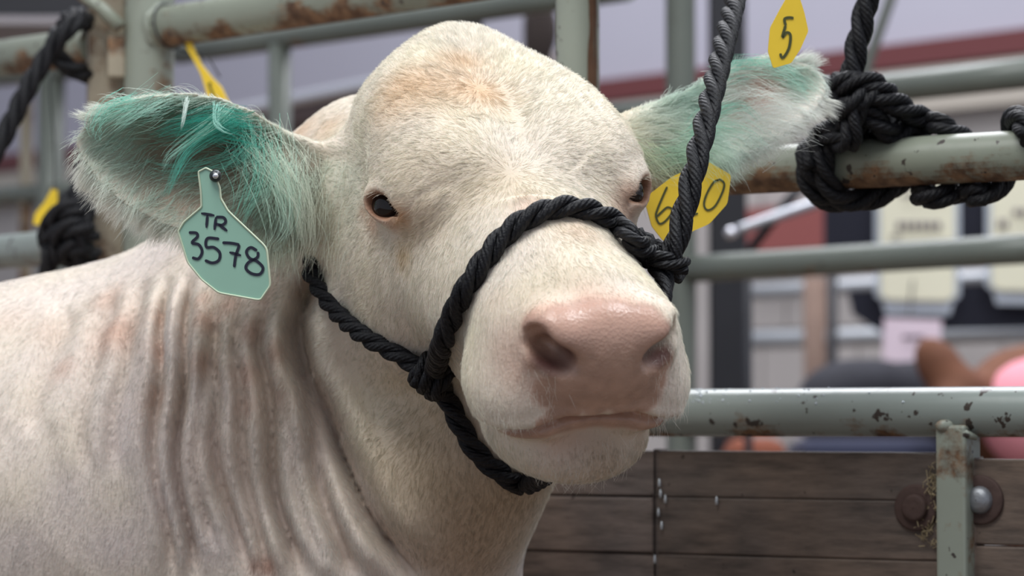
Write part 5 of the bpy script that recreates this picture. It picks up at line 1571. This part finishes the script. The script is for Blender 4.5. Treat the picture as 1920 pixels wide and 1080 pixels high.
# far cattle: same implicit modelling, coarse
def far_cow(name, prims, mat, label, h=0.016, extra=()):
    allc = np.array([p_[0] for p_ in prims] + [p_[1] for p_ in prims]); r_ = max(max(p_[2], p_[3]) for p_ in prims) + 0.05
    lo, hi = allc.min(0) - r_, allc.max(0) + r_
    def fn(p):
        d = None
        for a, b_, r1, r2 in prims:
            e_ = cone(p.astype(f32), a, b_, r1, r2); d = e_ if d is None else smin(d, e_, 0.06)
        return d
    v, q = mesh_sdf(fn, *(axis([(lo[k], hi[k], h)]) for k in range(3)))
    return link(name, mesh_from(name, v, q, mat), label=label, category='cow', **dict(extra))
M_BROWN = plain('brown_hide', (0.15, 0.058, 0.030), 0.9, 0, 0.25, 30, 0.8)
M_DARKH = plain('black_hide', (0.016, 0.016, 0.024), 0.85, 0, 0.3, 30)
Yc = 5.6
b0 = P(2030, 760, Yc)
far_cow('cow', [
  (P(1930, 775, Yc), P(2250, 745, Yc + 0.1), 0.135, 0.17),
  (P(1790, 745, Yc - 0.12), P(1880, 765, Yc - 0.05), 0.040, 0.070),
  (P(1800, 740, Yc - 0.14), P(1770, 775, Yc - 0.20), 0.034, 0.026),
  (P(1790, 718, Yc - 0.12), P(1752, 672, Yc - 0.11), 0.014, 0.026),
  (P(1752, 672, Yc - 0.11), P(1740, 656, Yc - 0.11), 0.026, 0.014),
  (P(1930, 800, Yc), (P(1930, 800, Yc)[0], Yc, 0.03), 0.06, 0.035),
  (P(2010, 800, Yc + .1), (P(2010, 800, Yc)[0], Yc + .15, 0.03), 0.06, 0.035),
  (P(2240, 800, Yc), (P(2240, 800, Yc)[0], Yc, 0.03), 0.06, 0.035)], M_BROWN, 'brown cow with its ear out, at the right edge behind the wet rail')
M_PINKC = plain('pink_cloth', (0.78, 0.30, 0.36), 0.85, 0, 0.12, 8)
pkb = far_cow('pink_blanket', [(P(1945, 778, Yc - 0.10), P(2150, 750, Yc - 0.05), 0.112, 0.14)], M_PINKC, 'pink cloth over the back of the brown cow at the right edge')
pkb['category'] = 'blanket'
bx2 = P(1640, 720, 6.0)
far_cow('cow', [
  (P(1560, 755, 6.0), P(1720, 750, 6.1), 0.075, 0.085),
  (P(1640, 735, 6.0), P(1600, 730, 6.0), 0.060, 0.050),
  (P(1560, 780, 6.0), (P(1560, 780, 6.0)[0], 6.0, 0.03), 0.05, 0.03),
  (P(1720, 780, 6.1), (P(1720, 780, 6.1)[0], 6.1, 0.03), 0.05, 0.03)], M_DARKH, 'black cow whose back shows just above the wet rail')
M_NAVY = plain('navy_cloth', (0.028, 0.032, 0.065), 0.9); M_ORNG = plain('orange_cloth', (0.26, 0.08, 0.045), 0.9)
def bale(name, px0, px1, py0, py1, Y_, mat, label, cat):
    a, b_ = P(px0, py0, Y_), P(px1, py1, Y_); h_ = a[2] / 2
    c = np.array([(a[0] + b_[0]) / 2, Y_ + 0.15, a[2] / 2])
    o = boxy(name, c, [(b_[0] - a[0]) / 2, 0, 0], [0, 0.15, 0], [0, 0, a[2] / 2], mat, bevel=0.03, label=label, category=cat)
    return o
bale('covered_bale', 1360, 1478, 822, 860, 5.5, M_ORNG, 'orange-red covered bale glimpsed in the gap under the wet rail', 'bale')
bale('covered_bale', 1500, 1775, 824, 860, 5.5, M_NAVY, 'navy blue covered bale glimpsed in the gap under the wet rail', 'bale')

# dark stuff and bright wall patches at the left
boxy('equipment_case', P(75, 12, 5.6), [0.115, 0, 0], [0, 0.10, 0], [0, 0, 0.036], M_BLACK, bevel=0.006, label='black case on the shelf at the top left corner', category='case')
sh = empty('wall_shelf', tuple(P(60, 56, 5.6)), label='pale shelf board under the black case at the top left', category='shelf')
ch = [boxy('board', P(60, 56, 5.62), [0.20, 0, 0], [0, 0.14, 0], [0, 0, 0.008], plain('pale_board', (0.36, 0.33, 0.35), 0.6))]
for x_ in (-60, 200):
    q = P(x_, 60, 5.72); ch.append(tube('leg', [np.array([q[0], q[1], 0]), q], 0.010, M_GALV, sides=8, n=4))
bpy.context.view_layer.update(); settle(sh, ch)
